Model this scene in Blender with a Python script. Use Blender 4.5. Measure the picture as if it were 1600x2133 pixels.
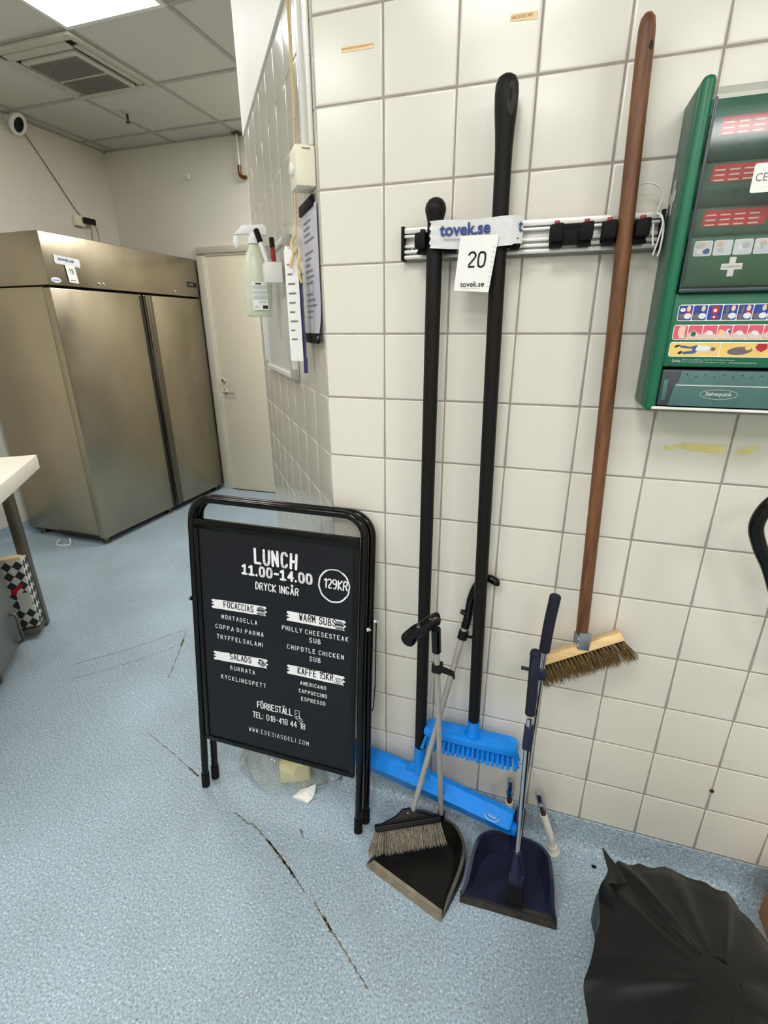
import bpy, bmesh, math, random
from mathutils import Vector as V, Matrix as M
random.seed(7)
sc = bpy.context.scene
COL = sc.collection
for _o in list(bpy.data.objects):
    bpy.data.objects.remove(_o)

# ------------------------------------------------------------------ camera
cd = bpy.data.cameras.new('camera')
cam = bpy.data.objects.new('camera', cd)
COL.objects.link(cam)
R_, U_, F_ = V((0.95189, 0.30640, -0.00460)), V((-0.10380, 0.33630, 0.93602)), V((-0.28834, 0.89050, -0.35193))
F_ = F_.normalized(); R_ = (R_ - F_ * R_.dot(F_)).normalized(); U_ = R_.cross(F_)
cam.matrix_world = M(((R_.x, U_.x, -F_.x, 0.3743), (R_.y, U_.y, -F_.y, -1.1645), (R_.z, U_.z, -F_.z, 1.4669), (0, 0, 0, 1)))
cd.sensor_fit = 'VERTICAL'
cd.sensor_height = 36.0
cd.sensor_width = 27.0
cd.lens = 1017.42 / 2133 * 36.0
cd.clip_start = 0.01
sc.camera = cam

# ------------------------------------------------------------------ world, exposure, lamp strength
w = bpy.data.worlds.new('world')
sc.world = w
w.use_nodes = True
w.node_tree.nodes['Background'].inputs[0].default_value = (0.9, 0.95, 1.0, 1)
w.node_tree.nodes['Background'].inputs[1].default_value = 0.02
sc.view_settings.view_transform = 'Standard'
sc.view_settings.look = 'None'
sc.view_settings.gamma = 1.0
sc.view_settings.use_curve_mapping = False
sc.view_settings.exposure = 0.0
LAMP = 17.4
LAMP_COL = (1.0, 0.995, 0.985)
sc.cycles.use_denoising = True
sc.cycles.max_bounces = 8
sc.cycles.diffuse_bounces = 5
sc.cycles.glossy_bounces = 4
sc.cycles.transparent_max_bounces = 16
sc.cycles.sample_clamp_indirect = 6.0
sc.cycles.caustics_reflective = False
sc.cycles.caustics_refractive = False

# ------------------------------------------------------------------ materials
def lin(c):
    return tuple(((x / 255.0) / 12.92 if x <= 10 else (((x / 255.0) + 0.055) / 1.055) ** 2.4) for x in c)

def newmat(name):
    m = bpy.data.materials.new(name)
    m.use_nodes = True
    nt = m.node_tree
    return m, nt, nt.nodes['Principled BSDF']

def noise(nt, scale, detail=3.0, stretch=None, rough=0.55):
    tc = nt.nodes.new('ShaderNodeTexCoord')
    n = nt.nodes.new('ShaderNodeTexNoise')
    n.inputs['Scale'].default_value = scale
    n.inputs['Detail'].default_value = detail
    n.inputs['Roughness'].default_value = rough
    if stretch:
        mp = nt.nodes.new('ShaderNodeMapping')
        mp.inputs['Scale'].default_value = stretch
        nt.links.new(tc.outputs['Object'], mp.inputs['Vector'])
        nt.links.new(mp.outputs[0], n.inputs['Vector'])
    else:
        nt.links.new(tc.outputs['Object'], n.inputs['Vector'])
    return n

def ramp(nt, src, stops):
    r = nt.nodes.new('ShaderNodeValToRGB')
    el = r.color_ramp.elements
    el[0].position, el[0].color = stops[0][0], (*stops[0][1], 1)
    el[1].position, el[1].color = stops[-1][0], (*stops[-1][1], 1)
    for p, c in stops[1:-1]:
        e = el.new(p)
        e.color = (*c, 1)
    nt.links.new(src, r.inputs[0])
    return r

def bump(nt, bs, src, strength, dist=0.002):
    b = nt.nodes.new('ShaderNodeBump')
    b.inputs['Strength'].default_value = strength
    b.inputs['Distance'].default_value = dist
    nt.links.new(src, b.inputs['Height'])
    nt.links.new(b.outputs[0], bs.inputs['Normal'])

def mat(name, rgb, rough=0.5, metal=0.0, var=0.06, scale=30.0, bmp=0.0, bscale=None, spec=0.5, stretch=None, coat=0.0, trans=0.0, alpha=1.0):
    """plain procedural surface: a base colour broken up by noise, optional grain bump"""
    m, nt, bs = newmat(name)
    c = lin(rgb)
    n = noise(nt, scale, 3, stretch)
    lo = tuple(x * (1 - var) for x in c)
    hi = tuple(min(1, x * (1 + var)) for x in c)
    r = ramp(nt, n.outputs['Fac'], [(0.3, lo), (0.7, hi)])
    nt.links.new(r.outputs[0], bs.inputs['Base Color'])
    bs.inputs['Roughness'].default_value = rough
    bs.inputs['Metallic'].default_value = metal
    bs.inputs['Specular IOR Level'].default_value = spec
    bs.inputs['Coat Weight'].default_value = coat
    bs.inputs['Transmission Weight'].default_value = trans
    bs.inputs['Alpha'].default_value = alpha
    if bmp:
        nb = noise(nt, bscale or scale, 4, stretch)
        bump(nt, bs, nb.outputs['Fac'], bmp)
    return m

def emit(name, rgb, strength):
    m, nt, bs = newmat(name)
    bs.inputs['Base Color'].default_value = (*rgb, 1)
    bs.inputs['Emission Color'].default_value = (*rgb, 1)
    bs.inputs['Emission Strength'].default_value = strength
    return m

def clear(name, tint=(0.97, 0.98, 0.98), gloss=0.08, rough=0.06, haze=0.0, hazecol=(0.8, 0.8, 0.8)):
    """thin clear plastic: lets light straight through, with a mirror sheen"""
    m, nt, bs = newmat(name)
    nt.nodes.remove(bs)
    out = nt.nodes['Material Output']
    tr = nt.nodes.new('ShaderNodeBsdfTransparent')
    tr.inputs[0].default_value = (*tint, 1)
    gl = nt.nodes.new('ShaderNodeBsdfGlossy')
    gl.inputs['Roughness'].default_value = rough
    lf = nt.nodes.new('ShaderNodeLayerWeight')
    lf.inputs['Blend'].default_value = 0.5
    pw = nt.nodes.new('ShaderNodeMath'); pw.operation = 'POWER'; pw.inputs[1].default_value = 4.0
    nt.links.new(lf.outputs['Facing'], pw.inputs[0])
    lw = nt.nodes.new('ShaderNodeMath'); lw.operation = 'MULTIPLY_ADD'; lw.inputs[1].default_value = 0.7; lw.inputs[2].default_value = gloss * 0.6
    nt.links.new(pw.outputs[0], lw.inputs[0])
    mx = nt.nodes.new('ShaderNodeMixShader')
    nt.links.new(lw.outputs[0], mx.inputs[0])
    nt.links.new(tr.outputs[0], mx.inputs[1])
    nt.links.new(gl.outputs[0], mx.inputs[2])
    last = mx
    if haze:
        df = nt.nodes.new('ShaderNodeBsdfDiffuse')
        df.inputs[0].default_value = (*hazecol, 1)
        m2 = nt.nodes.new('ShaderNodeMixShader')
        n = noise(nt, 22, 4)
        r = ramp(nt, n.outputs['Fac'], [(0.35, (haze * 0.5,) * 3), (0.7, (min(1, haze * 1.6),) * 3)])
        nt.links.new(r.outputs[0], m2.inputs[0])
        nt.links.new(mx.outputs[0], m2.inputs[1])
        nt.links.new(df.outputs[0], m2.inputs[2])
        last = m2
    nt.links.new(last.outputs[0], out.inputs[0])
    return m

def mat_tile(name, rgb, rough=0.2):
    m, nt, bs = newmat(name)
    c = lin(rgb)
    n = noise(nt, 3.0, 4)
    r = ramp(nt, n.outputs['Fac'], [(0.3, tuple(x * 0.96 for x in c)), (0.7, c)])
    # grey rubbed smudges and specks (wear with a shape of its own)
    s1 = noise(nt, 9.0, 6, (1.0, 1.0, 3.2), 0.7)
    r1 = ramp(nt, s1.outputs['Fac'], [(0.60, (0, 0, 0)), (0.78, (0.30,) * 3)])
    mx = nt.nodes.new('ShaderNodeMixRGB')
    mx.inputs[2].default_value = (*lin((150, 148, 145)), 1)
    nt.links.new(r.outputs[0], mx.inputs[1])
    # smudges only on the brush-height rows
    tc = nt.nodes.new('ShaderNodeTexCoord'); sp = nt.nodes.new('ShaderNodeSeparateXYZ')
    nt.links.new(tc.outputs['Object'], sp.inputs[0])
    mr = nt.nodes.new('ShaderNodeMapRange')
    mr.inputs[1].default_value = 0.95; mr.inputs[2].default_value = 0.55
    mr.inputs[3].default_value = 0.0; mr.inputs[4].default_value = 1.0
    nt.links.new(sp.outputs['Z'], mr.inputs[0])
    mu = nt.nodes.new('ShaderNodeMath'); mu.operation = 'MULTIPLY'
    nt.links.new(mr.outputs[0], mu.inputs[0]); nt.links.new(r1.outputs[0], mu.inputs[1])
    nt.links.new(mu.outputs[0], mx.inputs[0])
    nt.links.new(mx.outputs[0], bs.inputs['Base Color'])
    bs.inputs['Roughness'].default_value = rough
    nb = noise(nt, 14.0, 2)
    bump(nt, bs, nb.outputs['Fac'], 0.06, 0.004)
    return m

def mat_vinyl():
    m, nt, bs = newmat('vinyl_floor')
    base = lin((167, 185, 197))
    a = noise(nt, 165, 3, None, 0.75)
    ra = ramp(nt, a.outputs['Fac'], [(0.28, tuple(x * 0.30 for x in base)), (0.44, tuple(x * 0.84 for x in base)), (0.56, tuple(x * 1.06 for x in base)), (0.70, tuple(min(1, x * 1.8) for x in base))])
    b = noise(nt, 2.2, 4)
    rb = ramp(nt, b.outputs['Fac'], [(0.3, (0.86, 0.86, 0.85)), (0.7, (1.06, 1.06, 1.06))])
    mu = nt.nodes.new('ShaderNodeMixRGB'); mu.blend_type = 'MULTIPLY'; mu.inputs[0].default_value = 1
    nt.links.new(ra.outputs[0], mu.inputs[1]); nt.links.new(rb.outputs[0], mu.inputs[2])
    # white flecks
    vo = nt.nodes.new('ShaderNodeTexVoronoi'); vo.inputs['Scale'].default_value = 75
    tc = nt.nodes.new('ShaderNodeTexCoord'); nt.links.new(tc.outputs['Object'], vo.inputs['Vector'])
    rv = ramp(nt, vo.outputs['Distance'], [(0.06, (1, 1, 1)), (0.16, (0, 0, 0))])
    gt = nt.nodes.new('ShaderNodeMath'); gt.operation = 'GREATER_THAN'; gt.inputs[1].default_value = 0.8
    nt.links.new(vo.outputs['Color'], gt.inputs[0])
    pr = nt.nodes.new('ShaderNodeMath'); pr.operation = 'MULTIPLY'
    nt.links.new(rv.outputs[0], pr.inputs[0]); nt.links.new(gt.outputs[0], pr.inputs[1])
    mx = nt.nodes.new('ShaderNodeMixRGB'); mx.inputs[2].default_value = (*lin((225, 230, 235)), 1)
    nt.links.new(pr.outputs[0], mx.inputs[0]); nt.links.new(mu.outputs[0], mx.inputs[1])
    # walked-in grime, brownish
    g = noise(nt, 1.3, 5, (1, 1, 1), 0.7)
    rg = ramp(nt, g.outputs['Fac'], [(0.55, (0, 0, 0)), (0.8, (0.35,) * 3)])
    mg = nt.nodes.new('ShaderNodeMixRGB'); mg.inputs[2].default_value = (*lin((120, 116, 108)), 1)
    nt.links.new(rg.outputs[0], mg.inputs[0]); nt.links.new(mx.outputs[0], mg.inputs[1])
    nt.links.new(mg.outputs[0], bs.inputs['Base Color'])
    bs.inputs['Roughness'].default_value = 0.42
    bs.inputs['Specular IOR Level'].default_value = 0.4
    bump(nt, bs, a.outputs['Fac'], 0.05, 0.001)
    return m

def mat_steel(name, rgb, rlo=0.24, rhi=0.42, wav=0.05):
    m, nt, bs = newmat(name)
    c = lin(rgb)
    n = noise(nt, 2.4, 3, (1, 1.6, 0.9), 0.5)
    r = ramp(nt, n.outputs['Fac'], [(0.35, tuple(x * 0.86 for x in c)), (0.65, c)])
    nt.links.new(r.outputs[0], bs.inputs['Base Color'])
    mr = nt.nodes.new('ShaderNodeMapRange')
    mr.inputs[1].default_value = 0.3; mr.inputs[2].default_value = 0.7
    mr.inputs[3].default_value = rlo; mr.inputs[4].default_value = rhi
    nt.links.new(n.outputs['Fac'], mr.inputs[0])
    nt.links.new(mr.outputs[0], bs.inputs['Roughness'])
    bs.inputs['Metallic'].default_value = 1.0
    nb = noise(nt, 2.2, 2)
    bump(nt, bs, nb.outputs['Fac'], wav, 0.03)
    return m

def mat_wood(name, c1, c2, stretch, rough=0.5, scale=14):
    m, nt, bs = newmat(name)
    n = noise(nt, scale, 5, stretch, 0.65)
    r = ramp(nt, n.outputs['Fac'], [(0.32, lin(c1)), (0.68, lin(c2))])
    nt.links.new(r.outputs[0], bs.inputs['Base Color'])
    bs.inputs['Roughness'].default_value = rough
    bump(nt, bs, n.outputs['Fac'], 0.12, 0.0008)
    return m

def mat_paint(name, rgb, rough=0.6, mott=0.05):
    m, nt, bs = newmat(name)
    c = lin(rgb)
    n = noise(nt, 1.7, 5)
    r = ramp(nt, n.outputs['Fac'], [(0.3, tuple(x * (1 - mott) for x in c)), (0.7, c)])
    nt.links.new(r.outputs[0], bs.inputs['Base Color'])
    bs.inputs['Roughness'].default_value = rough
    nb = noise(nt, 160, 3)
    bump(nt, bs, nb.outputs['Fac'], 0.12, 0.001)
    return m

MT = dict(
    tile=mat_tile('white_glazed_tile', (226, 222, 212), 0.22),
    tile_side=mat_tile('shade_toned_tile', (205, 201, 190), 0.12),  # wall tile greyed to carry the dimmer grazing light on the slanting wall
    grout=mat('grout', (158, 149, 141), 0.9, var=0.12, scale=40),
    grout_side=mat('grout_light', (196, 186, 170), 0.9, var=0.1, scale=40),
    vinyl=mat_vinyl(),
    wallpaint=mat_paint('wall_paint', (228, 223, 208)),
    plaster=mat_paint('white_plaster', (238, 236, 230)),
    ceil=mat_paint('ceiling_tile', (208, 204, 194), 0.9),
    ceilbar=mat('ceiling_bar', (172, 168, 158), 0.6),
    doorpaint=mat_paint('door_paint', (240, 230, 204), 0.45, 0.04),
    framepaint=mat_paint('door_frame_paint', (206, 200, 182), 0.4),
    steel=mat_steel('brushed_steel', (170, 160, 140)),
    steel_side=mat_steel('brushed_steel_side', (182, 170, 148), 0.28, 0.5),
    steelleg=mat_steel('steel_leg', (120, 112, 100), 0.3, 0.5),
    dark=mat('dark_gap', (22, 20, 18), 0.6),
    black=mat('black_plastic', (20, 19, 18), 0.42, var=0.15, scale=60, spec=0.2),
    blackgloss=mat('black_gloss_paint', (7, 7, 7), 0.16, var=0.1, spec=0.3),
    blackmatte=mat('black_handle', (20, 19, 18), 0.5, var=0.12, scale=80, spec=0.2),
    rubber=mat('black_rubber', (16, 15, 15), 0.7, spec=0.2),
    alu=mat('aluminium', (232, 231, 228), 0.38, 0.45, var=0.05, scale=30, stretch=(0.2, 1, 8)),
    galv=mat('galvanised_steel', (150, 154, 158), 0.36, 0.75, var=0.12, scale=40),
    chrome=mat('chrome', (205, 205, 208), 0.12, 1.0, var=0.03),
    brass=mat('brass_pipe', (120, 84, 50), 0.35, 0.8),
    greypole=mat('grey_painted_pole', (168, 165, 160), 0.42, 0.15, var=0.08, scale=25),
    blue=mat('blue_plastic', (6, 138, 240), 0.42, var=0.08, scale=40, bmp=0.1, bscale=250),
    navy=mat('navy_plastic', (22, 27, 58), 0.42, var=0.12, scale=30),
    navydust=mat('navy_plastic_dusty', (26, 30, 52), 0.6, var=0.4, scale=16, spec=0.2),
    navyfoam=mat('navy_foam', (14, 16, 38), 0.8, bmp=0.2, bscale=400),
    panblack=mat('black_pan_dusty', (22, 21, 17), 0.42, var=0.5, scale=14, bmp=0.1, spec=0.25),
    panrim=mat('dusty_pan_rim', (70, 66, 58), 0.6, var=0.25, scale=30),
    panlip=mat('grey_rubber_lip', (128, 119, 103), 0.7, var=0.25, scale=40),
    panlipdark=mat('dusty_dark_lip', (52, 48, 42), 0.8, var=0.4, scale=40),
    red=mat('red_plastic', (150, 28, 26), 0.4),
    white=mat('white_plastic', (232, 231, 226), 0.4, var=0.03),
    cream=mat('cream_plastic', (232, 228, 206), 0.45, var=0.03),
    paper=mat('white_paper', (238, 237, 234), 0.7, var=0.03),
    lilac=mat('pale_notice_paper', (196, 194, 205), 0.5, var=0.04, scale=6),
    ink=mat('black_ink', (24, 22, 26), 0.6),
    greyink=mat('grey_ink', (120, 118, 124), 0.6),
    inkblue=mat('blue_ink', (36, 62, 128), 0.5),
    cardblue=mat('card_navy', (48, 48, 96), 0.5),
    tape=mat('shiny_white_film', (216, 217, 218), 0.28, var=0.05, scale=12),
    handlewood=mat_wood('brown_wood', (74, 44, 24), (128, 82, 48), (6, 6, 0.6), 0.5, 12),
    palewood=mat_wood('pale_wood', (214, 176, 122), (238, 208, 158), (1.2, 8, 8), 0.55, 9),
    bristle=mat('brown_bristle', (92, 68, 22), 0.7, var=0.55, scale=120),
    bristlegrey=mat('grey_brown_bristle', (136, 127, 114), 0.7, var=0.5, scale=150),
    bristleblack=mat('black_bristle', (10, 9, 10), 0.7),
    green=mat('green_plastic', (10, 104, 72), 0.4, var=0.05),
    greendark=mat('dark_green_plastic', (78, 108, 94), 0.5, var=0.1),
    greenback=mat('green_insert', (38, 84, 64), 0.55, var=0.15),
    greencard=mat('green_wrap', (32, 92, 62), 0.35, var=0.2, scale=20, bmp=0.3, bscale=25),
    teal=mat('teal_dispenser', (72, 108, 106), 0.35, var=0.1),
    smoke=mat('smoky_plastic', (58, 66, 72), 0.3, var=0.12),
    redlabel=mat('red_label', (186, 30, 44), 0.5),
    whiteprint=mat('white_print', (240, 240, 236), 0.5, var=0.02),
    greyprint=mat('grey_print', (196, 204, 200), 0.5),
    stripblue=mat('print_blue', (38, 66, 150), 0.4),
    strippink=mat('print_pink', (220, 90, 116), 0.4),
    stripyellow=mat('print_yellow', (236, 200, 112), 0.4),
    skin=mat('print_skin', (226, 196, 180), 0.4),
    printred=mat('print_red', (178, 40, 52), 0.4),
    printgrey=mat('print_greybrown', (110, 98, 104), 0.4),
    printpale=mat('print_pale', (222, 226, 234), 0.4),
    printjean=mat('print_jean', (62, 92, 142), 0.4),
    poster=mat('dark_poster', (27, 29, 34), 0.34, var=0.06, scale=6, spec=0.22),
    chalk=mat('white_lettering', (238, 238, 240), 0.6, var=0.03),
    sketch=mat('grey_sketch', (120, 122, 128), 0.6, var=0.5, scale=160),
    sack=mat('black_sack', (11, 11, 12), 0.36, var=0.15, scale=12, bmp=0.9, bscale=7, spec=0.35),
    clearsheet=clear('clear_cover', (0.88, 0.895, 0.89), 0.085, 0.12, 0.03, (0.6, 0.6, 0.6)),
    polybag=clear('clear_bag', (0.965, 0.965, 0.95), 0.09, 0.10, 0.13, (0.82, 0.8, 0.74)),
    creamfoam=mat('cream_container', (222, 214, 168), 0.55),
    rope=mat('twine', (214, 190, 142), 0.85, bmp=0.4, bscale=400),
    bottle=mat('milky_bottle', (226, 230, 206), 0.32, var=0.03, trans=0.15),
    bottlew=mat('trigger_white', (240, 240, 240), 0.35, var=0.02),
    boardwhite=mat('whiteboard', (206, 208, 206), 0.18, var=0.02),
    grille=mat('vent_mesh', (120, 116, 106), 0.7, var=0.1),
    acwhite=mat('unit_plastic', (190, 186, 172), 0.45),
    resid1=mat('yellow_glue', (226, 214, 150), 0.75, var=0.12, scale=30),
    beige=mat('beige_label', (240, 214, 170), 0.7, var=0.06),
    labelink=mat('brown_ink', (176, 116, 84), 0.7),
    dirt=mat('seam_dirt', (112, 96, 76), 0.9, var=0.4, scale=120),
    grime=mat('scuff', (108, 106, 104), 0.8, var=0.3, scale=60),
    pvc=mat('white_pipe', (226, 222, 210), 0.45, var=0.05),
    rust=mat('rusty_metal', (82, 52, 38), 0.6, 0.4),
    worktop=mat('white_worktop', (240, 234, 218), 0.5, var=0.03),
    cabinet=mat_steel('cabinet_steel', (150, 150, 146), 0.35, 0.55),
    card=mat('brown_card', (170, 118, 72), 0.8),
    harl_d=mat('harlequin_dark', (44, 52, 60), 0.5),
    harl_w=mat('harlequin_white', (226, 224, 212), 0.5, var=0.03),
)
M_LAMP = emit('lamp_diffuser', LAMP_COL, LAMP)

# ------------------------------------------------------------------ mesh helpers
class B:
    def __init__(self):
        self.bm = bmesh.new()
    def _merge(self, t, mi, mx=None):
        if mx is not None:
            t.transform(mx)
        vm = {}
        for v in t.verts:
            vm[v] = self.bm.verts.new(v.co)
        for f in t.faces:
            try:
                nf = self.bm.faces.new([vm[v] for v in f.verts])
                nf.material_index = mi
            except ValueError:
                pass
        t.free()
    def box(self, lo, hi, bev=0.0, mi=0, mx=None, seg=2):
        t = bmesh.new()
        lo, hi = V(lo), V(hi)
        bmesh.ops.create_cube(t, size=1)
        s = hi - lo
        for v in t.verts:
            v.co = V(((v.co.x) * s.x, v.co.y * s.y, v.co.z * s.z)) + (lo + hi) / 2
        if bev > 0:
            bev = min(bev, 0.49 * min(abs(s.x), abs(s.y), abs(s.z)))
            bmesh.ops.bevel(t, geom=list(t.edges), offset=bev, segments=seg, profile=0.5, affect='EDGES')
        self._merge(t, mi, mx)
        return self
    def face(self, pts, mi=0):
        try:
            f = self.bm.faces.new([self.bm.verts.new(V(p)) for p in pts])
            f.material_index = mi
        except ValueError:
            pass
        return self
    def prism(self, pts, dv, mi=0, bev=0.0):
        """closed outline pts swept along dv"""
        t = bmesh.new()
        dv = V(dv)
        a = [t.verts.new(V(p)) for p in pts]
        b = [t.verts.new(V(p) + dv) for p in pts]
        n = len(a)
        t.faces.new(a)
        t.faces.new(b[::-1])
        for i in range(n):
            t.faces.new([a[i], b[i], b[(i + 1) % n], a[(i + 1) % n]])
        bmesh.ops.recalc_face_normals(t, faces=list(t.faces))
        if bev:
            bmesh.ops.bevel(t, geom=list(t.edges), offset=bev, segments=2, profile=0.5, affect='EDGES')
        self._merge(t, mi)
        return self
    def tube(self, pts, r, seg=14, mi=0, cap=True, squash=None):
        pts = [V(p) for p in pts]
        n = len(pts)
        rs = r if isinstance(r, (list, tuple)) else [r] * n
        tan = []
        for i in range(n):
            d = V((0, 0, 0))
            if i > 0: d += (pts[i] - pts[i - 1]).normalized()
            if i < n - 1: d += (pts[i + 1] - pts[i]).normalized()
            tan.append(d.normalized())
        ref = V((0, 0, 1)) if abs(tan[0].z) < 0.9 else V((1, 0, 0))
        nx = (ref - tan[0] * ref.dot(tan[0])).normalized()
        rings = []
        for i in range(n):
            nx = (nx - tan[i] * nx.dot(tan[i])).normalized()
            ny = tan[i].cross(nx)
            sq = squash if squash else (1, 1)
            rings.append([self.bm.verts.new(pts[i] + nx * (math.cos(2 * math.pi * k / seg) * rs[i] * sq[0]) + ny * (math.sin(2 * math.pi * k / seg) * rs[i] * sq[1])) for k in range(seg)])
        for i in range(n - 1):
            for k in range(seg):
                f = self.bm.faces.new([rings[i][k], rings[i][(k + 1) % seg], rings[i + 1][(k + 1) % seg], rings[i + 1][k]])
                f.material_index = mi
        if cap:
            for rg in (rings[0][::-1], rings[-1]):
                f = self.bm.faces.new(rg)
                f.material_index = mi
        return self
    def lathe(self, prof, o, ax=(0, 0, 1), seg=24, mi=0, sx=1.0, sy=1.0, ux=None):
        """prof: (radius, distance along ax)"""
        o, ax = V(o), V(ax).normalized()
        if ux is None:
            ref = V((1, 0, 0)) if abs(ax.x) < 0.9 else V((0, 1, 0))
        else:
            ref = V(ux)
        nx = (ref - ax * ref.dot(ax)).normalized()
        ny = ax.cross(nx)
        rings = [[self.bm.verts.new(o + ax * t + nx * (math.cos(2 * math.pi * k / seg) * r * sx) + ny * (math.sin(2 * math.pi * k / seg) * r * sy)) for k in range(seg)] for r, t in prof]
        for i in range(len(rings) - 1):
            for k in range(seg):
                f = self.bm.faces.new([rings[i][k], rings[i][(k + 1) % seg], rings[i + 1][(k + 1) % seg], rings[i + 1][k]])
                f.material_index = mi
        for rg in (rings[0][::-1], rings[-1]):
            f = self.bm.faces.new(rg)
            f.material_index = mi
        return self
    def grid(self, P, nu, nv, mi=0, closed_u=False):
        vs = [[self.bm.verts.new(V(P(i, j))) for j in range(nv)] for i in range(nu)]
        for i in range(nu if closed_u else nu - 1):
            for j in range(nv - 1):
                f = self.bm.faces.new([vs[i][j], vs[(i + 1) % nu][j], vs[(i + 1) % nu][j + 1], vs[i][j + 1]])
                f.material_index = mi
        return vs

WM = {}
def obj(name, b, mats, parent=None, sharp=38, **props):
    bm = b.bm
    if parent is None:
        xs = [v.co.copy() for v in bm.verts]
        lo = V([min(c[i] for c in xs) for i in range(3)]); hi = V([max(c[i] for c in xs) for i in range(3)])
        org = M.Translation(V(((lo.x + hi.x) / 2, (lo.y + hi.y) / 2, lo.z)))
        if props.get('keep'):
            org = M.Identity(4)
        bm.transform(org.inverted())
        wm = org
    else:
        wm = WM[parent]
        bm.transform(wm.inverted())
    props.pop('keep', None)
    me = bpy.data.meshes.new(name)
    bm.to_mesh(me)
    bm.free()
    for m in (mats if isinstance(mats, (list, tuple)) else [mats]):
        me.materials.append(MT[m] if isinstance(m, str) else m)
    me.polygons.foreach_set('use_smooth', [True] * len(me.polygons))
    me.set_sharp_from_angle(angle=math.radians(sharp))
    o = bpy.data.objects.new(name, me)
    COL.objects.link(o)
    if parent is None:
        o.matrix_world = wm
    else:
        o.parent = parent
    WM[o] = wm
    for k, v in props.items():
        o[k] = v
    return o

def thing(name, label, cat, loc=(0, 0, 0), group=None):
    o = bpy.data.objects.new(name, None)
    o.empty_display_size = 0.05
    COL.objects.link(o)
    o.location = loc
    WM[o] = M.Translation(V(loc))
    o['label'] = label
    o['category'] = cat
    if group: o['group'] = group
    return o

def tagged(name, b, mats, label, cat, group=None, sharp=38):
    o = obj(name, b, mats, None, sharp)
    o['label'] = label
    o['category'] = cat
    if group: o['group'] = group
    return o

def struct(name, b, mats, parent=None, sharp=38):
    o = obj(name, b, mats, parent, sharp, keep=True)
    if parent is None:
        o['kind'] = 'structure'
    return o

def curve(pts, n=8):
    """Catmull-Rom through pts"""
    pts = [V(p) for p in pts]
    out = []
    for i in range(len(pts) - 1):
        p0 = pts[max(0, i - 1)]; p1 = pts[i]; p2 = pts[i + 1]; p3 = pts[min(len(pts) - 1, i + 2)]
        for k in range(n):
            t = k / n
            out.append(0.5 * ((2 * p1) + (p2 - p0) * t + (2 * p0 - 5 * p1 + 4 * p2 - p3) * t * t + (3 * p1 - p0 - 3 * p2 + p3) * t ** 3))
    out.append(pts[-1])
    return out

# ---- lettering
GLY = {
 'A': '00,26,40 12,32', 'B': '00,06,26,35,34,23,03 23,42,41,30,00', 'C': '45,36,16,05,01,10,30,41', 'D': '00,06,26,44,42,20,00',
 'E': '46,06,00,40 03,33', 'F': '46,06,00 03,33', 'G': '45,36,16,05,01,10,30,42,22', 'H': '00,06 40,46 03,43', 'I': '00,06', 'J': '46,41,30,10,01',
 'K': '00,06 46,03,40', 'L': '06,00,40', 'M': '00,06,22,46,40', 'N': '00,06,40,46', 'O': '16,05,01,10,30,41,45,36,16', 'P': '00,06,36,45,44,33,03',
 'R': '00,06,36,45,44,33,03 23,40', 'S': '45,36,16,05,04,13,33,42,41,30,10,01', 'T': '06,46 26,20', 'U': '06,01,10,30,41,46', 'V': '06,20,46',
 'W': '06,10,24,30,46', 'Y': '06,23,46 23,20', 'Z': '06,46,00,40', 'i': '05,26,20 00,40', '0': '16,05,01,10,30,41,45,36,16', '1': '05,26,20', '2': '05,16,36,45,44,00,40',
 '3': '05,16,36,45,44,33 13,33,42,41,30,10,01', '4': '30,36,02,42', '5': '46,06,04,34,43,41,30,00', '6': '36,03,01,10,30,41,42,33,03', '7': '06,46,10',
 '8': '13,04,05,16,36,45,44,33,13,02,01,10,30,41,42,33', '9': '44,33,13,04,05,16,36,45,43,30,10', '.': '00,00.3', '-': '03,33', ':': '01,01.3 04,04.3',
}
KX = 0.70
NARROW = {'I': 0.4, '.': 0.5, ':': 0.5, '1': 2.2, '-': 3.2}
def strokes(s, track=1.4, wob=0.22, seed=3):
    rnd = random.Random(seed)
    x = 0.0
    out = []
    for ch in s:
        if ch == ' ':
            x += 2.6
            continue
        base = {'Å': 'A', 'Ö': 'O', 'Ä': 'A'}.get(ch, ch)
        wdt = NARROW.get(base, 4.0)
        sl = rnd.uniform(-0.04, 0.06); dy = rnd.uniform(-wob, wob)
        for st in GLY[base].split(' '):
            pl = []
            for p in st.split(','):
                px, py = float(p[0]), float(p[1:])
                pl.append((x + px * KX + sl * py + rnd.uniform(-wob, wob) * 0.4, py + dy + rnd.uniform(-wob, wob) * 0.4))
            if len(pl) > 3 and base in 'BCDGJOPQRSU02356890':
                q = [pl[0]]
                for a, b in zip(pl, pl[1:]):
                    q += [(a[0] * .75 + b[0] * .25, a[1] * .75 + b[1] * .25), (a[0] * .25 + b[0] * .75, a[1] * .25 + b[1] * .75)]
                q.append(pl[-1]); pl = q
            out.append(pl)
        if ch == 'Å':
            out.append([(x + 2 * KX + 0.8 * math.cos(t * math.pi / 3), 7.6 + 0.7 * math.sin(t * math.pi / 3)) for t in range(7)])
        if ch in 'ÖÄ':
            out.append([(x + .7, 7.3), (x + .8, 7.6)]); out.append([(x + 2.1, 7.3), (x + 2.2, 7.6)])
        x += wdt * KX + track
    return out, x - track

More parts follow.
